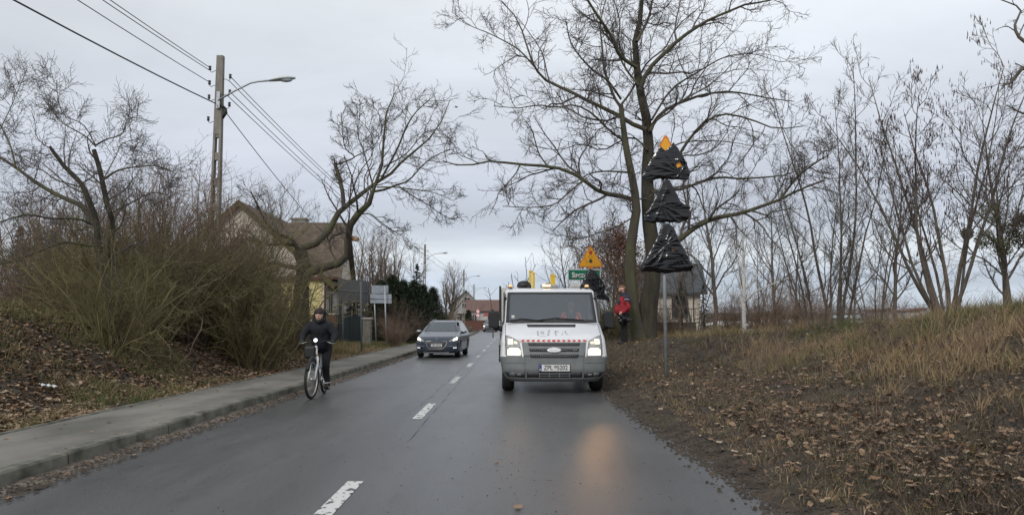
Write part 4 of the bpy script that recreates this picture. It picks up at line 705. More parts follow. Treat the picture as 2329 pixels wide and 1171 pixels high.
def bagwrap(name, poly, parent, seed, yoff=-.03, depth=.10, wr=.02, dirn=(1, .5), hole=None, focus=None):
    """plastic sheet pulled tight round a sign: outline poly (x,z), puffed front and back, folds running towards a focus point"""
    r = np.random.default_rng(seed); P = np.array(poly, float); c = P.mean(0); n = 120; per = []
    seg = np.linalg.norm(np.roll(P, -1, 0) - P, axis=1); cum = np.concatenate([[0], np.cumsum(seg)]); tot = cum[-1]
    for i in range(n): q = tot * i / n; j = min(np.searchsorted(cum, q, side='right') - 1, len(P) - 1); u = (q - cum[j]) / seg[j]; per.append(P[j] * (1 - u) + P[(j + 1) % len(P)] * u)
    per = np.array(per); per += (per - c) * (r.normal(0, .006, (n, 1)) + .012 * np.sin(np.arange(n) * .9 + seed)[:, None]); rings = 26; fo = np.array(focus if focus else (c[0] + .15, c[1] - .1))
    def surf(side):
        V = []
        for k in range(rings + 1):
            u = k / rings
            for i in range(n):
                p = per[i] * u + fo * (1 - u); a = math.atan2(*(p - fo)[::-1]); rad = np.linalg.norm(p - fo)
                g1 = math.sin(a * 6 + 1.6 * math.sin(a * 2 + seed) + rad * 2); g2 = math.sin((p[0] * dirn[0] + p[1] * dirn[1]) * 11 + 1.4 * math.sin(p[0] * 4 - p[1] * 5 + seed)); g3 = math.sin(a * 19 + 3 * math.sin(rad * 4 + seed)); fold = 1.0 * (1 - abs(g1)) ** 1.1 + .35 * (1 - abs(g2)) ** 1.2 + .30 * (1 - abs(g3)) - .6
                e = math.sqrt(max(0, 1 - u ** 5)); y = depth * e * (.42 + .10 * math.sin(p[0] * 6 + seed) ) + wr * fold * min(1, 4 * u) * (1 - u ** 6)
                V.append((p[0], yoff + (-y - .022 if side else y * .8 + .012) , p[1]))
        return V
    V1, V2 = surf(True), surf(False); fs = []
    for k in range(rings):
        for i in range(n):
            a, b_, c_, d = k * n + i, k * n + (i + 1) % n, (k + 1) * n + (i + 1) % n, (k + 1) * n + i
            if hole:
                mx_ = sum(V1[q][0] for q in (a, b_, c_, d)) / 4; mz = sum(V1[q][2] for q in (a, b_, c_, d)) / 4
                if any(inpoly(mx_, mz, h_) for h_ in hole): continue
            fs.append((a, d, c_, b_))
    o_ = len(V1); fs2 = [(k * n + i + o_, k * n + (i + 1) % n + o_, (k + 1) * n + (i + 1) % n + o_, (k + 1) * n + i + o_) for k in range(rings) for i in range(n)]
    m = MB(); m.add(V1 + V2, fs + fs2, True); o = m.build(name, M['bag'], parent, fix=False); return o
def inpoly(x, z, P):
    s_ = False; j = len(P) - 1
    for i in range(len(P)):
        if (P[i][1] > z) != (P[j][1] > z) and x < (P[j][0] - P[i][0]) * (z - P[i][1]) / (P[j][1] - P[i][1]) + P[i][0]: s_ = not s_
        j = i
    return s_
Y0 = 15.3; base = at(1515, 855, Y0); xb = base.x; zb = Hf(xb, Y0)
b = MB(); b.tube([(0, 0, -.3), (0, 0, at(1513, 315, Y0).z - zb - .05)], .035, 12); o = b.build('sign_post', M['galv']); o.location = (xb, Y0, zb); tag(o, 'tall grey steel post on the right bank carrying three wrapped triangular signs', 'sign post')
g = 'triangular road signs wrapped in black plastic'
def wrapped(pts_px, Y, s, apex_px, base_px, label, seed, hole=None, focus=None, extra=None, dirn=(1, .5), depth=.055, zs=1.0):
    a, bb = at(*apex_px, Y), at(*base_px, Y); root = tri_sign('warning_sign', s * (1 if zs > 1 else .93), (bb.x, Y - .06, bb.z), label, 0, g, zs); [setattr(q_, 'location', (0, 0, .045 * s if zs == 1 else .02)) for q_ in root.children]
    poly = [((at(x, y, Y).x - bb.x), (at(x, y, Y).z - bb.z)) for x, y in pts_px]; hl = [[((at(x, y, Y).x - bb.x), (at(x, y, Y).z - bb.z)) for x, y in h_] for h_ in hole] if hole else None
    f = at(*focus, Y); bagwrap('plastic_wrap', poly, root, seed, 0, depth, .015, dirn, hl, (f.x - bb.x, f.z - bb.z)); return root
# top sign: yellow tip bare, patch bare at right edge
wrapped([(1500, 335), (1482, 360), (1466, 387), (1459, 404), (1468, 411), (1500, 408), (1535, 410), (1562, 410), (1568, 398), (1560, 372), (1548, 350), (1530, 326), (1512, 345)], Y0, .86, (1513, 308), (1514, 409), 'topmost of three wrapped signs on the tall post, yellow tip showing', 1, [[(1534, 376), (1552, 363), (1558, 370), (1554, 378), (1538, 384)]], (1545, 395), dirn=(.6, 1), zs=1.27)
wrapped([(1515, 408), (1507, 412), (1492, 440), (1478, 470), (1462, 492), (1463, 504), (1480, 508), (1510, 506), (1545, 508), (1562, 500), (1567, 488), (1563, 478), (1570, 474), (1555, 466), (1546, 460), (1536, 440), (1524, 416)], Y0, .88, (1514, 410), (1514, 506), 'middle wrapped sign on the tall post, bag torn open at its right corner', 2, None, (1500, 470), dirn=(.4, 1))
wrapped([(1505, 512), (1500, 524), (1482, 560), (1465, 590), (1456, 608), (1457, 618), (1480, 618), (1510, 622), (1540, 619), (1572, 616), (1575, 606), (1562, 582), (1545, 550), (1528, 515), (1516, 509)], Y0, .98, (1514, 512), (1515, 620), 'lowest and largest wrapped sign on the tall post, bag tied below its tip', 5, [[(1524, 566), (1531, 567), (1529, 573)]], (1510, 560), dirn=(-.5, 1), depth=.08)
# loose bag knots and the red scrap
b = MB(); q = at(1545, 408, Y0); b.tube([(0, 0, 0), (.03, -.03, -.05), (-.01, -.02, -.12)], [.05, .03, .015], 8); 
# traffic-light warning sign and wrapped sign below it
Y1 = 26.0; bb = at(1343, 608, Y1); xg = at(1343, 700, Y1).x; zg = Hf(xg, Y1)
b = MB(); b.tube([(0, 0, -.3), (0, 0, at(1343, 560, Y1).z - zg)], .035, 10); o = b.build('sign_post', M['galv']); o.location = (xg, Y1, zg); tag(o, 'steel post beside the van carrying the orange traffic light warning sign', 'sign post')
root = tri_sign('warning_sign', .90, (bb.x, Y1 - .06, bb.z), 'yellow triangular warning sign showing a traffic light above the wrapped sign by the van', 0)
for nm, z, m in (('red_light', .50, 'signred'), ('yellow_light', .355, 'yellow'), ('green_light', .21, 'signgreen')):
    b = MB(); b.prism([(.062 * math.cos(t), z + .062 * math.sin(t)) for t in [k * math.pi / 10 for k in range(20)]], -.0195, -.017, 'y'); o = b.build(nm, M['signblack'], root); b = MB(); b.prism([(.05 * math.cos(t), z + .05 * math.sin(t)) for t in [k * math.pi / 10 for k in range(20)]], -.0225, -.020, 'y'); b.build('lens', M[m], o)
b = MB(); b.tube([(-.24, -.02, .27), (-.17, -.02, .27), (-.13, -.02, .15), (-.09, -.02, .20)], .006, 5); b.tube([(-.2, -.02, .36), (-.17, -.02, .27)], .004, 5); b.build('graffiti_scratch', M['bark'], root)
b = MB(); b.box((0, 0, -.02), (.13, .03, .07)); o = b.build('tie', M['orange'], root)
wrapped([(1338, 613), (1330, 628), (1322, 648), (1316, 668), (1330, 682), (1352, 680), (1378, 682), (1388, 688), (1384, 676), (1374, 668), (1376, 650), (1362, 628), (1350, 613)], Y1 - .02, .85, (1343, 615), (1348, 678), 'crumpled wrapped sign just under the traffic light sign, yellow edge peeping out', 9, None, (1365, 665), dirn=(.8, .6), depth=.09)
b = MB(); q0 = at(1347, 682, Y1 - .1); b.prism([(-.16, -.03), (.17, -.03), (.12, .04), (-.14, .04)], -.01, .01, 'y'); o = b.build('sign_edge', M['yellow']); o.location = q0; o.name = 'sign_fragment'; tag(o, 'bare yellow sign edge poking out below the crumpled wrap by the van', 'road sign')
# green town sign and the white one under it
Y2 = 29.0; a, c = at(1291, 612, Y2), at(1366, 638, Y2); root = empty('town_sign', (a.x, Y2, Hf(a.x, Y2)), 0, 'green end-of-town sign with white lettering struck through by a diagonal bar', 'town sign'); w, h = c.x - a.x, a.z - c.z; z0 = c.z - Hf(a.x, Y2)
b = MB(); b.box((w / 2, 0, z0 + h / 2), (w, .03, h)); b.build('border', M['white'], root, bevel=.004); b = MB(); b.box((w / 2, -.018, z0 + h / 2), (w - .06, .004, h - .06)); b.build('face', M['towngreen'], root)
text('lettering', 'Szczecin', .27, M['white'], root, (w / 2 - .02, -.022, z0 + h / 2 - .01), w=.006)
b = MB(); b.add([(.05, -.026, z0 + .04), (.14, -.026, z0 + .04), (w - .05, -.026, z0 + h - .04), (w - .14, -.026, z0 + h - .04)], [(0, 1, 2, 3)]); b.build('diagonal_bar', mat('bar_dull_red', (.12, .035, .03), .5), root)
b = MB(); b.tube([(.03, .04, -.3), (.03, .04, z0 + h)], .03, 8); b.build('post', M['galv'], root); b = MB(); b.tube([(w - .05, .04, -.3), (w - .05, .04, z0 + h)], .03, 8); b.build('post', M['galv'], root)
z9 = at(1300, 641, Y2).z - root.location.z; b = MB(); b.box((w / 2 + .05, 0, z9 - .28), (w - .1, .03, .52)); p_ = b.build('lower_plate', M['white'], root, bevel=.004)
b = MB(); b.prism([(.42, z9 - .5), (.44, z9 - .3), (.50, z9 - .10), (.55, z9 - .28), (.58, z9 - .5)], -.022, -.018, 'y'); b.prism([(.28, z9 - .46), (.33, z9 - .3), (.38, z9 - .46)], -.022, -.018, 'y'); b.build('silhouette', M['signblack'], p_)
# signs seen from behind on the left
def backsign(name, corners, posts, label, m, pm, Yl, Yr, Ztop, thick=.03):
    root = empty(name, tuple(at(*posts[0], Yl).xy) + (0,), 0, label, 'road sign'); O = Vector(root.location); (x0, y0), (x1, y1), (x2, y2), (x3, y3) = corners
    q = [at(x0, y0, Yl), at(x1, y1, Yr), at(x2, y2, Yr), at(x3, y3, Yl)]; nrm = (q[1] - q[0]).cross(q[3] - q[0]).normalized(); nrm = nrm if nrm.y < 0 else -nrm
    b = MB(); vs = [p - O for p in q] + [p - O - nrm * thick for p in q]; b.add(vs, [(0, 1, 2, 3), (7, 6, 5, 4), (0, 4, 5, 1), (1, 5, 6, 2), (2, 6, 7, 3), (3, 7, 4, 0)]); b.build('panel', m, root, bevel=.004)
    b = MB(); mid = [(q[0] + q[3]) / 2, (q[1] + q[2]) / 2]; b.tube([p - O + nrm * .03 for p in mid], .018, 6); b.build('crossbar', pm, root)
    for (pxx, pyy), top, Yp in zip(posts, Ztop, (Yl, Yr)): g0 = at(pxx, pyy, Yp); t0 = at(top[0], top[1], Yp); b = MB(); b.tube([g0 - O + nrm * .06 - Vector((0, 0, .2)), t0 - O + nrm * .06], .035, 8); b.build('post', pm, root)
    return root
o = backsign('direction_sign', [(768, 634), (838, 639), (837, 690), (771, 684)], [(784, 792), (826, 800)], 'dark back of a large road sign on two dark posts by the pavement', M['signback'], M['postdark'], 33.5, 30.5, [(782, 636), (824, 640)])
o = backsign('information_sign', [(842, 668), (890, 669), (890, 690), (842, 689)], [(858, 774), (881, 776)], 'pale grey back of a two-part road sign on two thin posts', M['signpale'], M['galv'], 40.0, 39.0, [(852, 650), (877, 650)])
q = [at(845, 649, 39.9), at(883, 649, 39.1), at(883, 667, 39.1), at(845, 667, 39.9)]; b = MB(); O = Vector(o.location); vs = [p - O for p in q] + [p - O + Vector((0, .03, 0)) for p in q]; b.add(vs, [(0, 1, 2, 3), (7, 6, 5, 4), (0, 4, 5, 1), (1, 5, 6, 2), (2, 6, 7, 3), (3, 7, 4, 0)]); up_ = b.build('upper_panel', M['signpale'], o)
b = MB(); c_ = at(868, 657, 39.3) - O; b.tube([c_ + Vector((.15 * math.cos(t), -.02, .15 * math.sin(t))) for t in [k * math.pi / 8 for k in range(17)]], .008, 5, cap=False); b.build('faint_ring', M['postdark'], up_)
# two round limit signs far off
xq = at(1087, 709, 112); zq = Hf(xq.x, 112); root = empty('speed_sign', (xq.x, 112, zq), 0, 'two small round red-ringed limit signs on one post far down the road', 'road sign'); b = MB(); b.tube([(0, 0, -.2), (0, 0, xq.z - zq + .6)], .04, 6); b.build('post', M['galv'], root)
for yy in (708, 717):
    z = at(1087, yy, 112).z - zq; d = MB(); d.prism([(.32 * math.cos(t), z + .32 * math.sin(t)) for t in [k * math.pi / 10 for k in range(20)]], -.06, -.04, 'y'); o = d.build('disc', M['signred'], root); d = MB(); d.prism([(.23 * math.cos(t), z + .23 * math.sin(t)) for t in [k * math.pi / 10 for k in range(20)]], -.075, -.063, 'y'); d.build('face', M['white'], o)
# ---------------- houses ----------------
def gable_roof(b, x0, x1, y0, y1, ze, zr, ov=.35, axis='y', th=.14):
    """two slabs; ridge along axis"""
    if axis == 'y':
        xm = (x0 + x1) / 2; k = (zr - ze) / (xm - x0)
        for s_, xe in ((-1, x0), (1, x1)):
            e = xe + s_ * ov; ez = ze - k * ov; b.add([(xm, y0 - ov, zr), (e, y0 - ov, ez), (e, y1 + ov, ez), (xm, y1 + ov, zr), (xm, y0 - ov, zr + th), (e, y0 - ov, ez + th), (e, y1 + ov, ez + th), (xm, y1 + ov, zr + th)], [(0, 1, 2, 3), (7, 6, 5, 4), (0, 4, 5, 1), (1, 5, 6, 2), (2, 6, 7, 3)])
    else:
        ym = (y0 + y1) / 2; k = (zr - ze) / (ym - y0)
        for s_, ye in ((-1, y0), (1, y1)):
            e = ye + s_ * ov; ez = ze - k * ov; b.add([(x0 - ov, ym, zr), (x0 - ov, e, ez), (x1 + ov, e, ez), (x1 + ov, ym, zr), (x0 - ov, ym, zr + th), (x0 - ov, e, ez + th), (x1 + ov, e, ez + th), (x1 + ov, ym, zr + th)], [(0, 1, 2, 3), (7, 6, 5, 4), (0, 4, 5, 1), (1, 5, 6, 2), (2, 6, 7, 3)])
def win(parent, c, w, h, face='y', frame=None, sill=True, n=1):
    fx = (lambda a, d, z: (c[0] + a, c[1] + d, c[2] + z)) if face == 'y' else (lambda a, d, z: (c[0] + d * -1, c[1] + a, c[2] + z)); dd = (lambda a, b_, z: (a, b_, z)) if face == 'y' else (lambda a, b_, z: (b_, a, z))
    g_ = MB(); g_.box(fx(0, -.02, 0), dd(w, .04, h)); wn = g_.build('window', M['window'], parent); f = MB(); t = .07
    for s_ in (-1, 1): f.box(fx(s_ * (w / 2), -.04, 0), dd(t, .07, h + t)); f.box(fx(0, -.04, s_ * h / 2), dd(w - t, .065, t))
    f.box(fx(0, -.035, 0), dd(.05, .05, h - t)); f.build('frame', frame or M['winframe'], wn)
    if sill: s2 = MB(); s2.box(fx(0, -.08, -h / 2 - .07), dd(w + .2, .2, .05)); s2.build('sill', M['winframe'], wn)
# yellow house: gable end faces the camera, road front in pale stucco, cross gable over the road front
hx0, hx1, hy0, hy1 = -19.0, -9.9, 40.0, 49.5; zg = .25; ze = 3.6; zr = 7.55
root = empty('yellow_house', ((hx0 + hx1) / 2, hy0, zg), 0, 'old yellow and cream house with steep brown roofs behind the pollarded tree', 'house'); OX = (hx0 + hx1) / 2
X0, X1_ = hx0 - OX, hx1 - OX; D = hy1 - hy0; E = ze - zg; Rz_ = zr - zg
b = MB(); b.box(((X0 + X1_) / 2 - .06, .25 / 2, E / 2), (X1_ - X0 - .12, .25, E)); b.build('yellow_wall', M['yellowwall'], root)
b = MB(); b.box((X1_ - .13, D / 2 + .02, E / 2), (.26, D, E + .002)); b.box((X0 + .13, D / 2 + .05, E / 2 - .01), (.26, D - .1, E)); b.box((0, D - .14, E / 2 - .02), (X1_ - X0 - .56, .25, E)); b.build('road_wall', M['stucco'], root)
b = MB(); b.prism([(X0 + .02, E + .002), (X1_ - .02, E + .002), (0, Rz_ - .02)], .03, .22, 'y'); b.build('gable_wall', M['stucco'], root); b = MB(); b.prism([(X0 + .02, E + .002), (X1_ - .02, E + .002), (0, Rz_ - .02)], D - .22, D - .03, 'y'); b.build('gable_wall', M['stucco'], root)
b = MB(); gable_roof(b, X0, X1_, .3, D - .3, E, Rz_, .5, 'y'); rf = b.build('roof', M['rooftile'], root)
b = MB()
for s_ in (-1, 1): k = (Rz_ - E) / X1_; b.add([(0, -.26, Rz_ + .2), (s_ * (X1_ + .6), -.26, E - .6 * k + .2), (s_ * (X1_ + .6), -.26, E - .6 * k - .12), (0, -.26, Rz_ - .16), (0, -.2, Rz_ + .2), (s_ * (X1_ + .6), -.2, E - .6 * k + .2), (s_ * (X1_ + .6), -.2, E - .6 * k - .12), (0, -.2, Rz_ - .16)], [(0, 1, 2, 3), (7, 6, 5, 4), (0, 4, 5, 1), (2, 6, 7, 3), (1, 5, 6, 2)])
b.build('verge_board', M['mossroof'], rf)
cg0, cg1 = 2.6, 6.4; czr = 7.0 - zg
b = MB(); gable_roof(b, -.5, X1_ + .12, cg0, cg1, E + .35, czr, .22, 'x'); b.build('cross_roof', M['rooftile'], root)
b = MB(); b.prism([(cg0 + .1, E), (cg1 - .1, E), (cg1 - .1, E + .45), ((cg0 + cg1) / 2, czr - .05), (cg0 + .1, E + .45)], X1_ - .28, X1_ + .06, 'x'); cgw = b.build('cross_gable', M['stucco'], root); win(cgw, (X1_ + .06, (cg0 + cg1) / 2, E + 1.6), .8, 1.1, 'x', sill=False)
b = MB(); b.box((1.1, 7.4, Rz_ - .5), (.9, .6, 1.3)); b.box((1.1, 7.4, Rz_ + .18), (1.0, .7, .10)); b.build('chimney', M['polecon'], rf)
b = MB(); b.box((X1_ + .30, D / 2, E + .02), (.5, D + .3, .14)); b.box((X1_ - 1.6, -.12, E + .0), (3.6, .22, .16)); b.build('cornice', M['rust'], root)
b = MB(); b.tube([(X1_ + .42, -.05, E - .05), (X1_ + .08, -.06, E - .6), (X1_ + .07, -.06, .05)], .055, 8); b.tube([(X1_ + .42, D - .1, E - .05), (X1_ + .1, D + .03, E - .6), (X1_ + .1, D + .03, .05)], .055, 8); b.build('downpipe', M['rust'], root)
for yy in (1.3, 3.6, 6.2, 8.2): win(root, (X1_, yy, 1.75), .95, 1.75, 'x')
win(root, (X1_ - 3.4, 0, 1.75), 1.0, 1.5, 'y'); win(root, (X1_ - 6.2, 0, 1.75), 1.0, 1.5, 'y'); win(root, (0, .03, E + 1.5), 1.0, 1.3, 'y')
text('house_number', '7', .45, M['signblack'], root, (X1_ - .75, -.01, E - .75))
# fence, brick pillar and gate
def fence(name, x0, y0, x1, y1, h, label, n, m, wall=None, wm=None, zb=0, posts=True):
    L = math.hypot(x1 - x0, y1 - y0); root = empty(name, (x0, y0, Hf(x0, y0)), math.atan2(y1 - y0, x1 - x0), label, 'fence'); z0 = wall or 0
    if wall: b = MB(); b.box((L / 2, 0, wall / 2 - .1), (L, .2, wall + .2)); b.build('wall_base', wm, root)
    b = MB(); b.tube([(0, 0, h), (L, 0, h)], .025, 6); b.tube([(0, 0, z0 + .1), (L, 0, z0 + .1)], .02, 6); b.build('rail', m, root)
    b = MB()
    for i in range(n + 1): b.box((L * i / n, 0, (h + z0) / 2), (.022, .022, h - z0))
    tag(b.build('bars', m, root)); return root
fence('metal_fence', -10.6, 39.4, -8.75, 36.4, 1.35, 'dark metal railing on a pale low wall in front of the cream house side', 16, M['rail'], .12, M['concretewall'])
def pillar(x, y, h, label, m=None, grp='garden gate pillars'):
    root = empty('gate_pillar', (x, y, Hf(x, y)), 0, label, 'pillar', grp); b = MB(); b.box((0, 0, h / 2 - .1), (.42, .42, h + .2)); b.build('shaft', m or M['brick'], root, bevel=.01); b = MB(); b.box((0, 0, h + .04), (.52, .52, .08)); b.build('cap', M['concretewall'], root, bevel=.01)
pillar(-8.55, 36.2, 1.35, 'brick gate pillar between the railing and the dark gate'); pillar(-7.15, 37.6, 1.25, 'pale stone gate pillar at the far side of the dark gate', mat('rough_stone', (.10, .095, .08), .95, (.2, .19, .16), 9))
root = empty('garden_gate', (-8.3, 36.3, Hf(-8.3, 36.3)), math.atan2(1.2, 1.0), 'dark green closed garden gate between a brick and a stone pillar', 'gate'); b = MB(); b.box((.75, 0, .68), (1.4, .03, 1.15)); b.build('panel', M['gatepaint'], root); b = MB()
for x_ in (0.03, .75, 1.47): b.box((x_, -.03, .70), (.06, .05, 1.35))
for z_ in (.12, 1.3): b.box((.75, -.032, z_), (1.38, .045, .06))
b.build('frame', M['gatepaint'], root)
pillar(px(938, 48), 48, 1.5, 'orange brick pillar beside the front of the grey-blue car'); pillar(px(955, 50), 50, 1.5, 'orange brick pillar half hidden by the grey-blue car')
# far houses at the bend
def far_house(name, x, y, w, d, he, hr, label, wm, rm, axis='y', rz=0, wins=(), z=None):
    root = empty(name, (x, y, Hf(x, y) if z is None else z), rz, label, 'house'); b = MB(); b.box((0, d / 2, he / 2 - 1), (w, d, he + 2)); wl = b.build('wall', wm, root); b = MB()
    if axis == 'y': b.prism([(-w / 2 + .02, he - .01), (w / 2 - .02, he - .01), (0, hr - .1)], .03, d - .03, 'y')
    else: b.prism([(.03, he - .01), (d - .03, he - .01), (d / 2, hr - .1)], -w / 2 + .03, w / 2 - .03, 'x')
    b.build('gable', wm, root); b = MB(); gable_roof(b, -w / 2, w / 2, 0, d, he, hr, .5, axis); b.build('roof', rm, root)
    for (wx, wz, ww, wh) in wins: win(root, (wx, 0, wz), ww, wh, 'y', sill=False)
    return root
p = at(1068, 700, 150); q = at(1059, 651, 150); h0 = far_house('balcony_house', at(1059, 700, 150).x, 150, 5.6, 9, 4.2, 7.0, 'tall pale grey gabled house with a balcony behind the third utility pole', M['farwallgrey'], M['roofblue'], 'y', .12, [(.3, 5.1, 1.2, 1.0), (-.3, 3.6, .9, 1.8), (1.4, 1.3, 1.4, 1.3), (-1.2, 1.3, 1.0, 1.2)])
b = MB(); b.box((0, -.6, 2.55), (3.4, 1.2, .16)); bl = b.build('balcony', M['farwall'], h0); b = MB(); b.box((0, -1.15, 3.1), (3.4, .06, .9)); b.build('railing', M['farwallgrey'], bl)
far_house('white_house', at(1112, 700, 140).x, 140, 7.6, 8, 3.0, 4.9, 'low white house with brown tiled roof beside the van', M['farwall'], M['rooffar'], 'x', .06, [(-2.6, 1.6, .8, 1.3), (1, 1.6, 1, 1.0)])
x_ = at(1119, 712, 122).x; root = empty('gazebo', (x_, 122, Hf(x_, 122)), 0, 'small shelter with red pitched roof in front of the white house', 'shelter'); b = MB(); b.prism([(-1.5, 2.0), (1.5, 2.0), (1.0, 2.55), (-1.0, 2.55)], -.8, .8, 'y'); b.build('roof', M['roofred'], root); b = MB()
b.box((.6, 0, 1.0), (1.4, 1.2, 2.0)); b.build('wall', M['farwall'], root)
fence('picket_fence', at(1075, 722, 118).x, 118, at(1130, 722, 122).x, 122, 1.4, 'pale fence on a low wall at the bend of the road', 16, M['farwall'], .4, M['concretewall'])
b = MB(); b.box((0, 0, .6), (7.5, .3, 1.3)); b.box((0, 0, 1.3), (7.7, .4, .08)); o = b.build('brick_wall', M['brick']); xx = at(1050, 720, 100).x; o.location = (xx, 112, Hf(xx, 112)); tag(o, 'low orange brick garden wall at the far left bend', 'wall')
for i, (x_, Y, lab) in enumerate([(1064, 92, 'nearest stubby wooden bollard on the far left verge'), (1068, 97, 'stubby wooden bollard behind the nearest one on the far verge'), (1072, 103, 'farthest stubby wooden bollard on the left verge')]):
    xx = at(x_, 740, Y).x; b = MB(); b.tube([(0, 0, -.1), (0, 0, .75), (0, 0, .8)], [.10, .09, .05], 8); o = b.build('bollard', M['bark']); o.location = (xx, Y, Hf(xx, Y)); tag(o, lab, 'bollard', 'bollards on the far verge')
# right side buildings
h1 = far_house('cream_house', px(1510, 56), 56, 5.2, 7, 3.3, 5.4, 'cream house with dark roof and balcony seen past the wrapped sign post', M['stucco'], M['roofdark'], 'x', -.15, [(-1.0, 2.2, .9, 1.3), (1.1, 2.1, 1.2, 1.7)], z=.3)
b = MB(); b.box((.4, -.6, 1.05), (4.2, 1.2, .14)); bl = b.build('balcony', M['stucco'], h1); b = MB(); b.tube([(-1.6, -1.15, 1.95), (2.4, -1.15, 1.95)], .03, 5)
for k in range(16): b.box((-1.6 + k * .266, -1.15, 1.5), (.025, .025, .85))
b.build('railing', M['rail'], bl); 
for x_ in (2.3, -1.5): b = MB(); b.box((x_, -1.0, -.2), (.25, .25, 2.4)); b.build('pillar', M['stucco'], h1)
def flat(name, x0p, x1p, Y, yt, yb, label, wm, rm, wins=()):
    a, c = at(x0p, yt, Y), at(x1p, yb, Y); w, h = c.x - a.x, a.z - c.z + 2.5; root = empty(name, ((a.x + c.x) / 2, Y, c.z - 2.5), 0, label, 'building'); b = MB(); b.box((0, 4, h / 2), (w, 8, h)); b.build('wall', wm, root); b = MB(); b.prism([(-w / 2 - .4, h + .003), (w / 2 + .4, h + .003), (w / 2 + .4, h + .15), (0, h + .45), (-w / 2 - .4, h + .15)], -.4, 8.4, 'y'); b.build('roof', rm, root)
    for wx, wz, ww, wh in wins: win(root, (wx, 0, h - wz), ww, wh, 'y', sill=False)
flat('garage_block', 1765, 1890, 78, 736, 752, 'long low grey building with flat roof beyond the dry grass', M['farwallgrey'], M['roofblue'], [(.6, .5, 1.2, .4), (2.2, .5, 1.0, .4), (-2, .5, 1, .4)])
flat('shed', 1672, 1722, 66, 741, 752, 'small white-roofed shed behind the birch', M['roofblue'], M['white'])
flat('shed', 1935, 1975, 95, 724, 745, 'pale far outbuilding between the bare trunks', M['farwall'], M['roofblue'])
for i, (x_, yy, w_) in enumerate([(2010, 706, 26), (2060, 708, 30), (2090, 704, 18)]): flat('far_house', x_, x_ + w_, 150 + 12 * i, yy, yy + 12, ['far pale house between the bare trees of the field edge', 'far house with reddish roof beyond the thin trees', 'far house close to the catkin alder stems'][i], M['farwall'], M['rooffar'])
# litter, bird, verge stump
b = MB(); n_ = 9; vs = []
for i in range(n_ + 1):
    for j in range(4): vs.append((-.11 + .22 * i / n_, -.03 + .06 * j / 3 + .02 * math.sin(i * 1.7), .02 + .014 * math.sin(i * 2.1 + j * 1.9) + .006 * (j % 2)))
b.add(vs, [(i * 4 + j, i * 4 + j + 1, i * 4 + j + 5, i * 4 + j + 4) for i in range(n_) for j in range(3)]); o = b.build('plastic_litter', M['litter']); p = at(108, 872, 10.6); o.location = (p.x, 10.6, Hf(p.x, 10.6) + .05); o.rotation_euler = (0, .15, .2); q_ = o.modifiers.new('solid', 'SOLIDIFY'); q_.thickness = .004; tag(o, 'crumpled strip of white plastic lying on the left leaf bank', 'litter')
root = None; b = MB(); b.ball((0, 0, 0), (.14, .05, .05), 10, 6); b.add([(0, 0, .02), (-.08, .10, .07), (-.14, .34, .12), (.02, .10, .07)], [(0, 1, 2, 3)]); b.add([(0, 0, .02), (-.08, -.10, .05), (-.12, -.34, .04), (.02, -.10, .05)], [(3, 2, 1, 0)]); b.add([(-.12, 0, 0), (-.25, .05, .01), (-.25, -.05, .01)], [(0, 1, 2)]); o = b.build('bird', M['black']); o.location = at(1038, 244, 60); tag(o, 'small dark bird flying in the grey sky between the trees', 'bird')
# ---------------- vehicles ----------------
def car_shell(yfz, wz, Rz, nexp, yb, zlo, zhi, nz=60, nx=40, rearR=.3, hole=None, arch=None, side_win=None, ny=30):
    """closed body: stacked horizontal outlines. yfz/wz/Rz/yb are (z,value) tables"""
    it = lambda tab, z: float(np.interp(z, [a for a, _ in tab], [b_ for _, b_ in tab]))
    def F(x, z): w = it(wz, z); u = min(abs(x) / w, 1.0); return it(yfz, z) + it(Rz, z) * (1 - (1 - u ** nexp) ** (1 / nexp))
    zs = list(np.linspace(zlo, zhi, nz)); V = []; a_ = np.linspace(0, math.pi / 2, nx)
    def outl(z):
        w = it(wz, z); yf = it(yfz, z); Rf = it(Rz, z); ybk = it(yb, z); pts = []
        for a in a_: pts.append((w * math.sin(a) ** (2 / nexp), yf + Rf * (1 - math.cos(a) ** (2 / nexp))))
        y0, y1 = yf + Rf, max(ybk - rearR, yf + Rf + .01)
        for k in range(1, ny): pts.append((w, y0 + (y1 - y0) * k / ny))
        for a in a_[::3]: pts.append((w * math.cos(a) ** (2 / 3), y1 + (ybk - y1) * math.sin(a) ** (2 / 3)))
        return pts + [(-x, y) for x, y in reversed(pts[1:-1])]
    rows = [outl(z) for z in zs]; n = len(rows[0])
    for z, r_ in zip(zs, rows): V += [(x, y, z) for x, y in r_]
    fs = []
    for i in range(nz - 1):
        for k in range(n):
            q = (i * n + k, i * n + (k + 1) % n, (i + 1) * n + (k + 1) % n, (i + 1) * n + k); c = [sum(V[j][t] for j in q) / 4 for t in range(3)]
            if hole and hole(*c): continue
            if arch and arch(*c): continue
            fs.append(q)
    fs.append(tuple((nz - 1) * n + k for k in range(n))); return V, fs, F
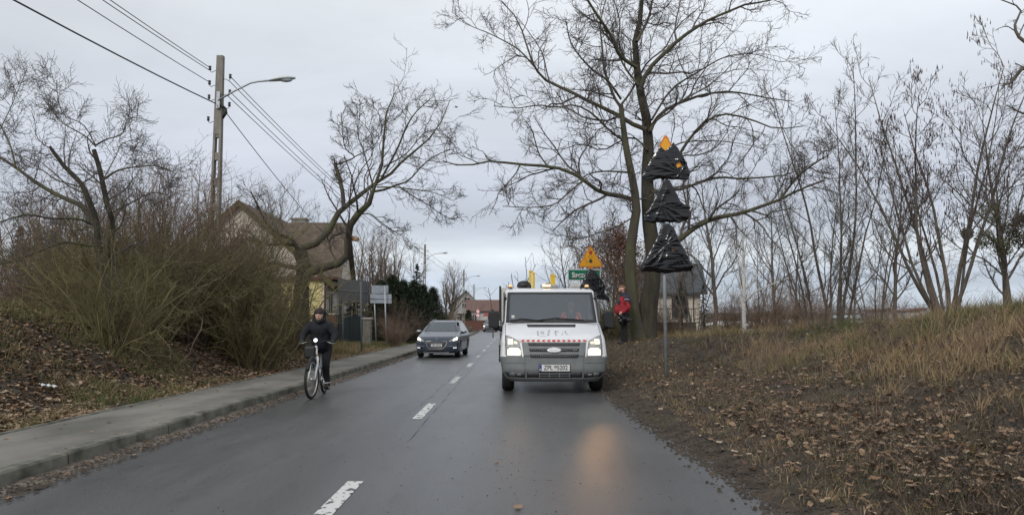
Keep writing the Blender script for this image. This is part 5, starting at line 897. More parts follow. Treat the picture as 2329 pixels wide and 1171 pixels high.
def patch(poly, F, off, name, m, parent, thick=.012, step=.05, side=None):
    """outline in front view (x,z) laid on the body front F, standing off towards the viewer, with its own thickness"""
    bm = bmesh.new(); vs = [bm.verts.new((x, 0, z)) for x, z in poly]; bm.faces.new(vs); x0, x1 = min(p[0] for p in poly), max(p[0] for p in poly); z0, z1 = min(p[1] for p in poly), max(p[1] for p in poly)
    for k in range(1, int((x1 - x0) / step) + 1): bmesh.ops.bisect_plane(bm, geom=bm.verts[:] + bm.edges[:] + bm.faces[:], plane_co=(x0 + k * step, 0, 0), plane_no=(1, 0, 0))
    for k in range(1, int((z1 - z0) / step) + 1): bmesh.ops.bisect_plane(bm, geom=bm.verts[:] + bm.edges[:] + bm.faces[:], plane_co=(0, 0, z0 + k * step), plane_no=(0, 0, 1))
    bmesh.ops.triangulate(bm, faces=bm.faces)
    for v in bm.verts: v.co.y = F(v.co.x, v.co.z) - off
    bmesh.ops.recalc_face_normals(bm, faces=bm.faces)
    if sum(f.normal.y * f.calc_area() for f in bm.faces) > 0: bmesh.ops.reverse_faces(bm, faces=bm.faces)
    me = bpy.data.meshes.new(name); bm.to_mesh(me); bm.free(); me.materials.append(m); me.polygons.foreach_set('use_smooth', [True] * len(me.polygons)); o = link(name, me, parent)
    if thick: q = o.modifiers.new('solid', 'SOLIDIFY'); q.thickness = thick; q.offset = -1
    return o
def mir(p): return [(-x, z) for x, z in reversed(p)]
def wheel(parent, x, y, r, w, rim, side):
    b = MB(); prof = [(r * .62, -w / 2), (r * .9, -w / 2), (r * .985, -w * .38), (r, -w * .2), (r, w * .2), (r * .985, w * .38), (r * .9, w / 2), (r * .62, w / 2)]; n = 28; vs = []
    for rr, xx in prof:
        for k in range(n): a = 2 * math.pi * k / n; vs.append((x + xx, y + rr * math.cos(a), r + rr * math.sin(a)))
    m = len(prof); b.add(vs, [(i * n + k, i * n + (k + 1) % n, (i + 1) * n + (k + 1) % n, (i + 1) * n + k) for i in range(m - 1) for k in range(n)], True)
    wv = empty('wheel', (0, 0, 0)); wv.parent = parent; b.build('tyre', M['rubber'], wv)
    b = MB(); s_ = side; R0 = r * .63
    b.tube([(x - .02 * s_, y, r), (x + w * .25 * s_, y, r)], [R0, R0], 24); b.build('hub_back', M['darkpl'], wv); b = MB()
    for k in range(7): a = 2 * math.pi * k / 7; b.add([(x + s_ * w * .40, y + math.cos(a - .16) * r * .16, r + math.sin(a - .16) * r * .16), (x + s_ * w * .40, y + math.cos(a + .16) * r * .16, r + math.sin(a + .16) * r * .16), (x + s_ * w * .46, y + math.cos(a + .13) * R0, r + math.sin(a + .13) * R0), (x + s_ * w * .46, y + math.cos(a - .13) * R0, r + math.sin(a - .13) * R0)], [(0, 1, 2, 3)])
    b.tube([(x + s_ * w * .3, y, r), (x + s_ * w * .45, y, r)], [r * .2, r * .17], 14); vs = []; 
    for rr, xx in ((R0, .30), (R0, .49), (R0 * .93, .49), (R0 * .9, .42)):
        for k in range(n): a = 2 * math.pi * k / n; vs.append((x + s_ * w * xx, y + rr * math.cos(a), r + rr * math.sin(a)))
    b.add(vs, [(i * n + k, i * n + (k + 1) % n, (i + 1) * n + (k + 1) % n, (i + 1) * n + k) for i in range(3) for k in range(n)], True); b.build('rim', rim, wv); return wv
def plate(parent, txt, x, y, z, w=.52, h=.114, blue=True):
    b = MB(); b.box((x, y, z), (w + .02, .012, h + .02)); o = b.build('number_plate', M['darkpl'], parent, bevel=.003); b = MB(); b.box((x, y - .008, z), (w, .004, h)); b.build('plate_face', M['plate'], o)
    b = MB(); b.box((x - w / 2 + .022, y - .012, z), (.04, .004, h - .006)); b.build('country_band', M['euro'], o); text('country_letters', 'PL', .034, M['white'], o, (x - w / 2 + .022, y - .0150, z - h * .28), w=.001)
    text('characters', txt, h * .98, M['signblack'], o, (x + .022, y - .0115, z - .002), sx=.80 * w / .52, w=.0012); return o
# ===== white works van =====
VX, VY = .765, 13.80
van = empty('work_van', (VX, VY, 0), 0, 'white flatbed works van with headlights on, standing head-on in the right lane', 'van')
yfz = [(.22, .10), (.28, .03), (.45, 0), (.67, .02), (.8, .07), (.93, .13), (1.0, .20), (1.06, .30), (1.15, .52), (1.25, .78), (1.285, .88), (1.9, 1.48), (1.955, 1.58), (1.985, 1.72), (2.0, 1.95), (2.005, 2.1)]
wz = [(.22, .80), (.30, .88), (.40, .94), (.67, .985), (.95, .975), (1.1, .955), (1.3, .945), (1.6, .93), (1.9, .905), (1.95, .885), (1.985, .84), (2.005, .76)]
Rz = [(.22, .30), (.67, .34), (1.0, .42), (1.28, .30), (1.9, .24), (2.0, .25)]; ybk = [(.22, 2.45), (1.9, 2.45), (2.005, 2.4)]
it = lambda tab, z: float(np.interp(z, [a for a, _ in tab], [b_ for _, b_ in tab]))
ws_out = [(-.885, 1.285), (.885, 1.285), (.855, 1.90), (-.855, 1.90)]
def hole(x, y, z):
    if y < 1.75 and 1.33 < z < 1.865 and abs(x) < .83: return True
    return abs(x) > .87 and 1.15 < z < 1.80 and 1.45 < y < 2.15
def arch(x, y, z): return abs(x) > .5 and math.hypot(y - .92, z - .36) < .43
V, fs, VF = car_shell(yfz, wz, Rz, 3.2, ybk, .66, 2.005, nz=70, nx=44, rearR=.08, hole=hole, arch=arch, ny=40)
b = MB(); b.add(V, fs, True); b.build('body', M['vanwhite'], van, fix=False).modifiers.new('n', 'WEIGHTED_NORMAL')
V, fs, BF = car_shell([(z, y - .012) for z, y in yfz], [(z, w + .008) for z, w in wz], Rz, 3.2, [(.2, .95), (1, .95)], .225, .675, nz=24, nx=44, rearR=.05, arch=arch, ny=12)
b = MB(); b.add(V, fs, True); bump_ = b.build('bumper', M['vangrey'], van, fix=False)
# grille surround and slots
gp = patch([(-.555, .672), (.555, .672), (.585, .93), (-.585, .93)], VF, .016, 'grille_panel', M['vangrey'], van)
for zz0, zz1, xa, xb_, nm in ((.870, .920, .475, .455, 'u'), (.768, .822, .455, .44, 'm'), (.660, .718, .44, .42, 'l')):
    o = patch([(-xb_, zz0), (xb_, zz0), (xa, zz1), (-xa, zz1)], VF, .024, 'grille_slot', M['darkpl'], gp)
    for s_ in np.linspace(-.4, .4, 21): pass
    b = MB()
    for k in range(24):
        x = -xb_ + .03 + (2 * xb_ - .06) * k / 23; b.box((x, VF(x, (zz0 + zz1) / 2) - .027, (zz0 + zz1) / 2), (.006, .008, zz1 - zz0 - .012))
    b.box((0, VF(0, (zz0 + zz1) / 2) - .026, (zz0 + zz1) / 2), (.5, .006, .006)); b.build('mesh', M['vangrey'], o)
ov = patch([(.13 * math.cos(t), .795 + .052 * math.sin(t)) for t in [k * math.pi / 12 for k in range(24)]], VF, .034, 'oval_badge', M['chrome'], van, step=.02)
patch([(.112 * math.cos(t), .795 + .040 * math.sin(t)) for t in [k * math.pi / 12 for k in range(24)]], VF, .039, 'badge_face', M['white'], ov, step=.02)
b = MB(); 
for k in range(18): t0 = k / 18 * 6.283; t1 = (k + 1) / 18 * 6.283
b.tube([(-.07, VF(0, .795) - .042, .79), (-.05, VF(0, .795) - .042, .81), (-.02, VF(0, .795) - .042, .782), (.02, VF(0, .795) - .042, .80), (.06, VF(0, .795) - .042, .79)], .003, 5); b.build('badge_script', M['ghost'], ov)
text('grille_letters', 'TDCi', .035, M['chrome'], van, (.375, VF(.375, .795) - .034, .795), w=.001)
# red and white chevron band along the bonnet edge
bd = patch([(-.62, .932), (.60, .932), (.615, .985), (-.635, .985)], VF, .010, 'chevron_band', M['white'], van)
for k in range(13):
    x = -.57 + k * .0945; s_ = -1 if k < 6 else 1; z0_, z1_, zm = .940, .978, .959; w_ = .045
    if k == 6: pts = [(x - .04, zm), (x - .015, z1_), (x + .015, z1_), (x + .04, zm), (x + .015, z0_), (x - .015, z0_)]
    elif s_ > 0: pts = [(x - w_, z0_), (x, z0_), (x + .035, zm), (x, z1_), (x - w_, z1_), (x - w_ + .03, zm)]
    else: pts = [(x + w_, z0_), (x + w_ - .03, zm), (x + w_, z1_), (x, z1_), (x - .035, zm), (x, z0_)]
    patch(pts, VF, .0135, 'chevron', M['signred'], bd, .002)
# bonnet slot, ghost letters, panel seams
patch([(-.465, 1.205), (.435, 1.205), (.455, 1.255), (-.485, 1.255)], VF, .010, 'bonnet_vent', M['darkpl'], van)
for pts, m in (([(-.30, 1.05), (-.27, 1.05), (-.27, 1.13), (-.30, 1.13)], 'ghostdark'), ([(-.25, 1.04), (-.14, 1.04), (-.14, 1.05), (-.25, 1.05)], 'ghost'), ([(-.12, 1.05), (-.08, 1.05), (-.05, 1.155), (-.08, 1.155)], 'ghostdark'), ([(-.20 + .035 * math.cos(t), 1.105 + .028 * math.sin(t)) for t in [k * math.pi / 6 for k in range(12)]], 'ghostdark'), ([(.03, 1.05), (.06, 1.05), (.06, 1.14), (.03, 1.14)], 'ghostdark'), ([(.06, 1.11), (.12, 1.11), (.08, 1.14)], 'ghost'), ([(.14, 1.06), (.17, 1.06), (.20, 1.13), (.19, 1.14)], 'ghost'), ([(.21, 1.12), (.25, 1.06), (.26, 1.06), (.24, 1.14)], 'ghostdark')): patch(pts, VF, .006, 'faded_letter', M[m], van, .001)
for s_ in (-1, 1): patch([(s_ * .885, .70), (s_ * .892, .70), (s_ * .895, 1.27), (s_ * .885, 1.27)] if s_ > 0 else [(-.892, .70), (-.885, .70), (-.885, 1.27), (-.895, 1.27)], VF, .004, 'bonnet_seam', M['darkpl'], van, .002)
# headlights
HL = [(.585, .675), (.865, .675), (.885, 1.055), (.80, 1.03), (.64, .955)]
for s_ in (1, -1):
    pl_ = HL if s_ > 0 else mir(HL); hous = patch([(x * 1.0 + (s_ * .725 - x) * -.03, z + (z - .86) * .03) for x, z in pl_], VF, .012, 'headlight', M['darkpl'], van); le = patch(pl_, VF, .018, 'lens', M['headl'], hous)
    f = lambda P: P if s_ > 0 else mir(P)
    patch(f([(.615, .70), (.845, .70), (.845, .80), (.80, .83), (.66, .83), (.615, .79)]), VF, .024, 'low_beam', M['lit'], hous, .004); patch(f([(.75, .90), (.84, .90), (.84, .99), (.75, .985)]), VF, .024, 'side_lamp', mat('side_lamp_lit', (1, .9, .7), .3, emit=(1, .84, .6), estr=1.6), hous, .004); patch(f([(.67, .905), (.73, .905), (.73, .95), (.67, .94)]), VF, .024, 'indicator', mat('indicator_warm', (1, .8, .5), .3, emit=(1, .8, .5), estr=.7), hous, .004)
# lower bumper intakes, fog lamps, seams, plate
lo_ = patch([(-.50, .305), (.50, .305), (.50, .405), (-.50, .405)], BF, .004, 'lower_intake', M['darkpl'], bump_)
b = MB()
for k in range(4): b.box((-.27 + .18 * k, BF(0, .35) - .012, .35), (.012, .012, .085))
b.box((0, BF(0, .35) - .013, .372), (.55, .012, .008)); b.box((0, BF(0, .35) - .013, .335), (.55, .012, .008)); b.build('intake_bars', M['vangrey'], lo_)
for s_ in (1, -1):
    f = lambda P: P if s_ > 0 else mir(P); fo = patch(f([(.53, .30), (.84, .315), (.90, .40), (.53, .40)]), BF, .004, 'fog_recess', M['darkpl'], bump_); patch(f([(.76 + .055 * math.cos(t), .352 + .042 * math.sin(t)) for t in [k * math.pi / 8 for k in range(16)]]), BF, .012, 'fog_lamp', M['glassy'] if False else mat('fog_lamp_glass', (.13, .135, .14), .15), fo, .004)
    patch(f([(.60, .33), (.68, .33), (.68, .37), (.60, .37)]), BF, .012, 'fog_insert', M['vangrey'], fo, .004)
    patch(f([(.528, .235), (.533, .235), (.533, .665), (.528, .665)]), BF, .003, 'bumper_seam', M['darkpl'], bump_, .002); patch(f([(.55, .560), (.93, .560), (.93, .565), (.55, .565)]), BF, .003, 'bumper_line', M['darkpl'], bump_, .002)
plate(van, 'ZPL 95202', 0, BF(0, .48) - .012, .48, .55, .118)
# windscreen with black surround
def ring(o_, i_, F, off, name, m, parent):
    n = len(o_)
    for k in range(n): patch([o_[k], o_[(k + 1) % n], i_[(k + 1) % n], i_[k]], F, off, name, m, parent, .01)
wsi = [(-.825, 1.345), (.825, 1.345), (.80, 1.862), (-.80, 1.862)]
sur = MB(); 
ring(ws_out, wsi, VF, .006, 'screen_surround', M['darkpl'], van)
patch(wsi, VF, -.004, 'windscreen', M['glass'], van, 0)
sc_ = MB(); sc_.box((-.745, VF(-.745, 1.40) - .006, 1.40), (.06, .004, .06)); sc_.build('sticker', M['white'], van)
for x0_, x1_, z0_, z1_ in ((-.80, -.16, 1.315, 1.35), (-.28, .62, 1.335, 1.36)):
    b = MB(); pts = [(x0_, VF(x0_, z0_) - .03, z0_ - .005), ((x0_ + x1_) / 2 - .1, VF((x0_ + x1_) / 2, z1_) - .04, z1_ + .012), (x1_, VF(x1_, z0_) - .03, z0_)]; b.tube(pts, [.008, .014, .008], 6); b.build('wiper', M['black'], van)
b = MB(); b.prism([(-.86, 1.288), (.86, 1.288), (.86, 1.30), (-.86, 1.30)], .86, .90, 'y'); b.build('cowl', M['darkpl'], van)
# side windows
for s_ in (-1, 1): b = MB(); b.prism([(1.35, 1.12), (2.2, 1.12), (2.2, 1.82), (1.72, 1.82)], s_ * .918 - .004, s_ * .918 + .004, 'x'); b.build('side_window', M['carglass'], van)
for s_ in (-1, 1):
    b = MB(); b.prism([(1.02, 1.30), (1.18, 1.30), (1.66, 1.90), (1.50, 1.90)], s_ * .925 - .012, s_ * .925 + .012, 'x'); b.prism([(.95, 1.30), (1.2, 1.30), (1.3, .98), (1.0, 1.12)], s_ * .95 - .006, s_ * .95 + .012, 'x'); b.build('pillar_trim', M['darkpl'], van)
# mirrors
for s_, xm in ((-1, -1.125), (1, 1.135)):
    mr = MB(); mr.prism([(xm - .10, 1.20), (xm + .08, 1.17), (xm + .105, 1.22), (xm + .10, 1.49), (xm + .06, 1.52), (xm - .08, 1.51), (xm - .105, 1.47)], 1.10, 1.25, 'y'); o = mr.build('mirror', M['black'], van, bevel=.03, seg=3)
    b = MB(); b.tube([(s_ * .90, 1.22, 1.16), (s_ * 1.00, 1.19, 1.17), (xm, 1.2, 1.22)], [.065, .05, .05], 10); b.build('mirror_arm', M['black'], o); b = MB(); b.box((xm, 1.255, 1.36), (.16, .01, .24)); b.build('mirror_glass', M['chrome'], o)
# interior
b = MB(); b.prism([(.95, 1.0), (.95, 1.27), (1.35, 1.33), (1.5, 1.2), (1.5, .9)], -.83, .83, 'x'); b.build('dashboard', M['interior'], van, bevel=.03)
for xs_ in (-.55, -.12, .48): b = MB(); b.box((xs_, 2.2, 1.3), (.44, .14, .75)); b.box((xs_, 2.2, 1.76), (.26, .10, .17)); b.box((xs_, 1.95, .95), (.46, .5, .14)); b.build('seat', M['interior'], van, bevel=.04)
b = MB(); b.box((0, 2.38, 1.35), (1.7, .03, 1.2)); b.build('cab_back', M['interior'], van); b = MB(); b.box((-.05, 1.62, 1.80), (.22, .03, .06)); b.build('rear_mirror', M['black'], van)
b = MB(); cM = Matrix.Rotation(R(-62), 3, 'X'); b.tube([Vector((.42, 1.52, 1.32)) + cM @ Vector((.19 * math.cos(t), .19 * math.sin(t), 0)) for t in [k * math.pi / 10 for k in range(21)]], .014, 6, cap=False); b.box((.42, 1.52, 1.31), (.34, .02, .03)); b.build('steering_wheel', M['black'], van)
for xx, cc in ((-.33, .05), (-.12, .06), (.05, .05)): b = MB(); b.box((xx, 1.12, 1.315), (cc, .05, .03)); b.build('dashboard_paper', M['white'], van)
# roof: beacons, light bar, antenna, coiled lead
for xx, yy in ((-.80, 1.75), (.765, 1.75)): b = MB(); b.tube([(xx, yy, 1.985), (xx, yy, 2.01)], .05, 12); o = b.build('beacon', M['black'], van); b = MB(); b.tube([(xx, yy, 2.01), (xx, yy, 2.045), (xx, yy, 2.06)], [.045, .042, .02], 12); b.build('beacon_lens', mat('amber_dim', (.7, .4, .15), .25, emit=(1, .65, .3), estr=.6), o)
b = MB(); b.box((.0, 1.85, 2.035), (.36, .16, .065)); lb = b.build('light_bar', M['galv'], van, bevel=.015); b = MB(); b.box((-.06, 1.765, 2.045), (.16, .01, .045)); b.build('lit_lamp', M['amber'], lb); b = MB(); b.box((.10, 1.764, 2.045), (.12, .01, .03)); b.build('unlit_lamp', M['headl'], lb)
b = MB(); b.tube([(.645, 1.72, 1.98), (.65, 1.72, 2.20)], .005, 5); b.tube([(.645, 1.72, 1.97), (.645, 1.72, 2.01)], .02, 8); b.build('antenna', M['black'], van)
b = MB(); b.tube([(.16 + .78 * k / 90, 1.80 - .12 * (k / 90) ** 3 + .012 * math.cos(k * 1.4), 2.012 - .06 * max(0, k / 90 - .8) * 3 + .012 * math.sin(k * 1.4)) for k in range(91)], .004, 4); b.build('coiled_lead', M['black'], van)
# cab floor, chassis, wheels, bed
b = MB(); b.box((0, 2.9, .52), (1.0, 5.0, .16)); b.box((0, .9, .42), (1.3, .3, .12)); b.box((0, 1.2, .62), (1.75, .12, .3)); b.build('chassis', M['darkpl'], van)
for s_ in (-1, 1): b = MB(); b.prism([(.48 + .44 * (1 - math.cos(t)), .36 + .44 * math.sin(t)) for t in [k * math.pi / 10 for k in range(11)]], s_ * .55 - .01, s_ * .55 + .01, 'x'); b.build('arch_liner', M['black'], van)
for s_ in (-1, 1): wheel(van, s_ * .84, .92, .345, .225, M['galv'], s_); wheel(van, s_ * .82, 4.3, .345, .24, M['galv'], s_)
bed = MB(); bed.box((0, 4.1, .86), (2.08, 3.2, .10)); 
bd_ = bed.build('bed_floor', M['galv'], van)
b = MB(); b.box((-1.03, 4.1, 1.12), (.035, 3.2, .42)); b.box((1.03, 4.1, 1.08), (.035, 3.2, .34)); b.box((0, 5.69, 1.08), (2.03, .035, .34)); b.build('dropsides', M['galv'], bd_); b = MB(); b.box((-.98, 3.3, 1.62), (.05, 1.5, .80)); b.box((-.80, 2.56, 1.55), (.34, .03, .98)); b.build('side_board', M['bedboard'], bd_); b = MB(); b.box((-1.02, 2.55, 1.46), (.045, .045, 1.22)); b.box((-1.02, 2.55, .9), (.05, .05, .9)); b.build('corner_post', M['black'], bd_)
for xx, zz, dx in ((-.36, 2.42, .07), (-.285, 2.38, 0), (.115, 2.34, .05), (.165, 2.32, 0)): b = MB(); b.box((xx, 3.0, (zz + .93) / 2), (.055, .05, zz - .93)); b.box((xx, 3.0, zz), (.06, .07, .04)); b.build('yellow_upright', M['craneyel'], bd_, bevel=.006)
b = MB(); b.ball((-.50, 3.0, 2.10), (.16, .12, .11), 14, 10); b.box((-.50, 3.0, 2.02), (.31, .2, .20)); b.build('black_load', M['black'], bd_, bevel=.02); b = MB(); b.ball((.03, 3.2, 2.05), (.10, .1, .12), 12, 8); b.build('black_load', M['black'], bd_)
# bundle of cut branches standing in the bed
root = empty('cut_branches', (VX - .42, VY + 4.6, .92), 0, 'bare cut branches sticking up from the load bed behind the cab', 'branches'); Pq = []
for a0, a1, a2 in (((-.1, 0, 0), (.02, 0, 1.1), (-.02, 0, 1.95)), ((.05, .1, 0), (.0, 0, 1.2), (.24, 0, 1.78)), ((-.4, .1, 0), (-.48, 0, .9), (-.42, 0, 1.35)), ((-.8, 0, 0), (-.85, 0, .8), (-.92, 0, 1.2)), ((.2, 0, 0), (.1, 0, .9), (-.3, 0, 1.5)), ((-.6, 0, 0), (-.3, 0, .8), (-.36, 0, 1.55))): Pq.append(resample([a0, a1, a2], 8))
Pq = np.array(Pq); Rq = np.linspace(.016, .006, 8)[None].repeat(len(Pq), 0); a1, r1 = spawn(Pq, Rq, 3, .3, .8, 5, .2, .05, .4, 1, .6, .005); tube_obj('branches', [(Pq, Rq, 5), (a1, r1, 4)], M['twig'], root)
# driver
drv = empty('person', (VX + .46, VY + 2.0, .95), 0, 'driver in dark clothes and orange vest at the wheel of the works van', 'person')
blob('body', [('e', (0, .04, .70), (.085, .10, .12)), ('c', (0, .03, .52), (0, .04, .66), .055, .05), ('e', (0, -.06, .68), (.02, .03, .03)), ('c', (.14, -.42, .36), (.12, -.48, .37), .04, .035), ('c', (-.18, -.40, .36), (-.16, -.46, .37), .04, .035), ('c', (.12, -.48, .37), (.10, -.50, .33), .014, .01), ('c', (-.16, -.46, .37), (-.12, -.49, .34), .014, .01)], M['skin'], drv, .012)
blob('jacket', [('e', (0, .05, .25), (.21, .14, .32)), ('c', (-.2, .04, .45), (.2, .04, .45), .09, .09), ('c', (.22, .03, .44), (.26, -.16, .24), .07, .055), ('c', (.26, -.16, .24), (.15, -.40, .35), .055, .04), ('c', (-.22, .03, .44), (-.26, -.16, .24), .07, .055), ('c', (-.26, -.16, .24), (-.18, -.38, .35), .055, .04)], M['cloth'], drv, .016)
for s_ in (-1, 1): b = MB(); b.tube([(s_ * .15, -.03, .53), (s_ * .16, -.12, .40), (s_ * .15, -.12, .12)], [.05, .065, .06], 8); b.build('vest_panel', M['orangevest'], drv)
b = MB(); b.ball((0, .06, .76), (.095, .105, .10), 12, 8); b.build('cap', M['black'], drv)
# ===== grey-blue estate car =====
CX, CY = -2.62, 27.4
def make_car(name, loc, rz, label, paint, txt, lit, detail=True):
    car = empty(name, loc, rz, label, 'car'); yfz = [(.18, .14), (.24, .05), (.42, 0), (.62, .03), (.74, .10), (.82, .22), (.88, .45), (.95, .85), (1.0, 1.12), (1.03, 1.25), (1.36, 1.95), (1.43, 2.15), (1.47, 2.5), (1.485, 3.0)]
    wz = [(.18, .80), (.30, .90), (.6, .925), (.85, .915), (1.0, .865), (1.2, .775), (1.4, .66), (1.46, .58), (1.485, .48)]; Rz = [(.18, .5), (.6, .55), (.85, .62), (1.0, .35), (1.3, .28), (1.485, .3)]; yb = [(.18, 4.65), (.6, 4.8), (1.0, 4.75), (1.3, 4.55), (1.485, 4.2)]
    hole = lambda x, y, z: z > 1.06 and z < 1.40 and ((abs(x) < .60 and y < 2.3) or (y > 1.9 and y < 4.2 and abs(x) > .6)); arch = lambda x, y, z: abs(x) > .5 and (math.hypot(y - .92, z - .33) < .385 or math.hypot(y - 3.72, z - .33) < .385)
    V, fs, F = car_shell(yfz, wz, Rz, 2.6, yb, .18, 1.485, nz=64, nx=40, rearR=.35, hole=hole, arch=arch, ny=44); b = MB(); b.add(V, fs, True); b.build('body', paint, car, fix=False)
    wo = [(-.74, 1.035), (.74, 1.035), (.60, 1.40), (-.60, 1.40)]; wi = [(-.70, 1.055), (.70, 1.055), (.575, 1.385), (-.575, 1.385)]; ring(wo, wi, F, .004, 'screen_surround', M['darkpl'], car); patch(wi, F, 0, 'windscreen', M['carglass'], car, 0)
    for s_ in (-1, 1):
        sx_ = lambda z: s_ * (it(wz, z) + .002); b = MB(); b.add([(sx_(1.05), 1.75, 1.05), (sx_(1.05), 4.2, 1.05), (sx_(1.39), 3.95, 1.39), (sx_(1.39), 2.25, 1.39)], [(0, 1, 2, 3)]); b.build('side_window', M['carglass'], car); b = MB(); b.tube([(s_ * .52, 2.3, 1.45), (s_ * .53, 2.5, 1.50), (s_ * .53, 3.6, 1.51), (s_ * .52, 3.8, 1.46)], .014, 6); b.build('roof_rail', M['alloy'], car)
        b = MB(); b.tube([(s_ * .725, 1.30, 1.06), (s_ * .66, 1.6, 1.22), (s_ * .585, 1.98, 1.41)], .012, 5); b.build('chrome_trim', M['alloy'], car)
        m_ = MB(); m_.ball((s_ * 1.0, 1.55, 1.03), (.12, .075, .065), 14, 10); mo = m_.build('mirror', M['alloy'] if detail else paint, car); b = MB(); b.tube([(s_ * .86, 1.6, .98), (s_ * .98, 1.56, .985)], [.035, .05], 8); b.ball((s_ * 1.0, 1.56, .995), (.11, .07, .04), 12, 8); b.build('mirror_foot', M['black'], mo)
        f = (lambda P: P) if s_ > 0 else mir; hb = patch(f([(.50, .655), (.72, .64), (.88, .70), (.885, .80), (.87, .865), (.76, .80), (.58, .715)]), F, .006, 'headlight', M['headl'], car); patch(f([(.68, .68), (.84, .71), (.85, .80), (.80, .80), (.70, .74)]), F, .016, 'beam', lit, hb, .004)
        fg = patch(f([(.60, .36), (.86, .38), (.86, .44), (.60, .415)]), F, .004, 'fog_recess', M['darkpl'], car); patch(f([(.70, .375), (.84, .385), (.84, .425), (.70, .415)]), F, .010, 'day_lamp', mat('day_lamp_lit', (.9, .9, .9), .3, emit=(.9, .95, 1), estr=.6), fg, .003); patch(f([(.52, .455), (.87, .48), (.87, .492), (.52, .465)]), F, .006, 'chrome_strip', M['alloy'], car, .004)
    gr = [(-.44, .61), (-.36, .44), (-.25, .37), (.25, .37), (.36, .44), (.44, .61), (.43, .655), (-.43, .655)]; g_ = patch(gr, F, .004, 'grille', M['darkpl'], car); pts = [Vector((x * 1.02, F(x, z) - .014, z)) for x, z in gr]; b = MB(); b.tube(pts + [pts[0]], .011, 6, cap=False); b.tube([(-.41, F(.4, .60) - .012, .60), (0, F(0, .60) - .014, .60), (.41, F(.4, .60) - .012, .60)], .007, 5); b.build('grille_trim', M['alloy'], g_)
    patch([(-.42, .25), (.42, .25), (.48, .33), (-.48, .33)], F, .004, 'lower_intake', M['darkpl'], car); b = MB(); b.box((0, F(0, .22) - .02, .215), (1.1, .02, .02)); b.build('lip', M['alloy'], car)
    if txt: plate(car, txt, 0, F(0, .50) - .02, .50, .50, .110)
    b = MB(); y_ = F(0, .74) - .012; b.prism([(-.03, .70), (-.012, .735), (-.035, .765), (0, .80), (.03, .775), (.015, .74), (.035, .70), (.01, .72)], y_ - .004, y_ + .02, 'y'); b.build('emblem', M['alloy'], car)
    for s_ in (-1, 1): wheel(car, s_ * .80, .92, .325, .22, M['alloy'], s_); wheel(car, s_ * .80, 3.72, .325, .22, M['alloy'], s_)
    b = MB(); b.box((0, 2.3, .35), (1.15, 4.2, .22)); b.box((0, 2.9, 1.0), (1.2, 2.6, .06)); b.build('underbody', M['black'], car); b = MB(); b.prism([(1.2, .75), (1.3, 1.0), (1.75, 1.03), (1.8, .75)], -.78, .78, 'x'); b.build('dashboard', M['interior'], car)
    for s_ in (-.38, .38): b = MB(); b.box((s_, 2.75, 1.0), (.48, .14, .62)); b.box((s_, 2.75, 1.33), (.25, .09, .13)); b.build('seat', M['interior'], car, bevel=.03)
    return car
ec = make_car('estate_car', (CX, CY, 0), R(-3.0), 'grey-blue estate car with lit headlights driving towards the camera in the left lane', M['carpaint'], 'ZPL 83433', M['litcar']); ec.scale = (.86, .86, .92); ec.location = (-2.74, 27.6, 0)
cf = at(1112, 752, 100); make_car('far_car', (road_cx(100) - 1.35, 100, float(road_z(100))), 0.0, 'small dark car with lit headlights far down the road, half behind the van mirror', M['farpaint'], '', M['litcar'], False)
# the lit headlamps really throw light on the wet road
for s_, en in ((1, 24), (-1, 3)):
    l_ = bpy.data.lights.new('headlamp_light', 'SPOT'); l_.energy = en; l_.color = (1, .52, .20); l_.spot_size = R(20); l_.spot_blend = 1; l_.shadow_soft_size = .05
    o = bpy.data.objects.new('headlamp_light', l_); COL.objects.link(o); o.location = (.73 * s_, -.05, .74); o.rotation_euler = Vector((.3 * s_, 8, .30)).to_track_quat('Z', 'Y').to_euler(); o.parent = van
# ---------------- cyclist ----------------
BX, BY = -3.40, 13.02
def circ(c, r, n, ax='x'): return [Vector(c) + Vector((0, r * math.cos(2 * math.pi * k / n), r * math.sin(2 * math.pi * k / n))) for k in range(n + 1)]
bike = empty('bicycle', (BX, BY, 0), R(2.5), 'white city bicycle with lit front lamp and black handlebar bag, ridden near the kerb', 'bicycle')
WR = .335; steer = Matrix.Rotation(R(-7), 4, 'Z')
def bwheel(y, name='wheel', ang=0):
    w = empty(name, (0, y, WR), 0); w.parent = bike; w.rotation_euler = (0, 0, ang); b = MB(); b.tube(circ((0, 0, 0), WR - .022, 40), .023, 10, cap=False); b.build('tyre', M['rubber'], w); b = MB(); b.tube(circ((0, 0, 0), WR - .055, 40), .012, 6, cap=False); b.build('rim', M['silver'], w)
    b = MB()
    for k in range(28): a = 2 * math.pi * k / 28; s_ = 1 if k % 2 else -1; b.tube([(s_ * .03, .02 * math.cos(a + 1), .02 * math.sin(a + 1)), (0, (WR - .06) * math.cos(a), (WR - .06) * math.sin(a))], .0013, 3)
    b.tube([(-.05, 0, 0), (.05, 0, 0)], .018, 8); b.build('spokes', M['silver'], w); return w
bwheel(0, ang=R(-7)); bwheel(1.08)
b = MB(); hs, hb_ = (0, .28, .86), (0, .235, .70); bbk, st, sd_ = (0, .64, .29), (0, .80, .72), (0, .83, .80)
b.tube([hs, hb_], .022, 10); b.tube([hb_, bbk], .024, 10); b.tube([(0, .27, .80), (0, .50, .50), (0, .74, .50)], .022, 10); b.tube([bbk, st], .018, 10)
for s_ in (-1, 1): b.tube([(s_ * .02, .64, .29), (s_ * .06, 1.08, WR)], .011, 8); b.tube([(s_ * .015, .77, .64), (s_ * .06, 1.08, WR)], .010, 8)
b.build('frame', M['bikew'], bike)
b = MB()
for s_ in (-1, 1): b.tube([(s_ * .055, .20, .68), (s_ * .058, .12, .52), (s_ * .055, 0, WR)], [.018, .018, .012], 8)
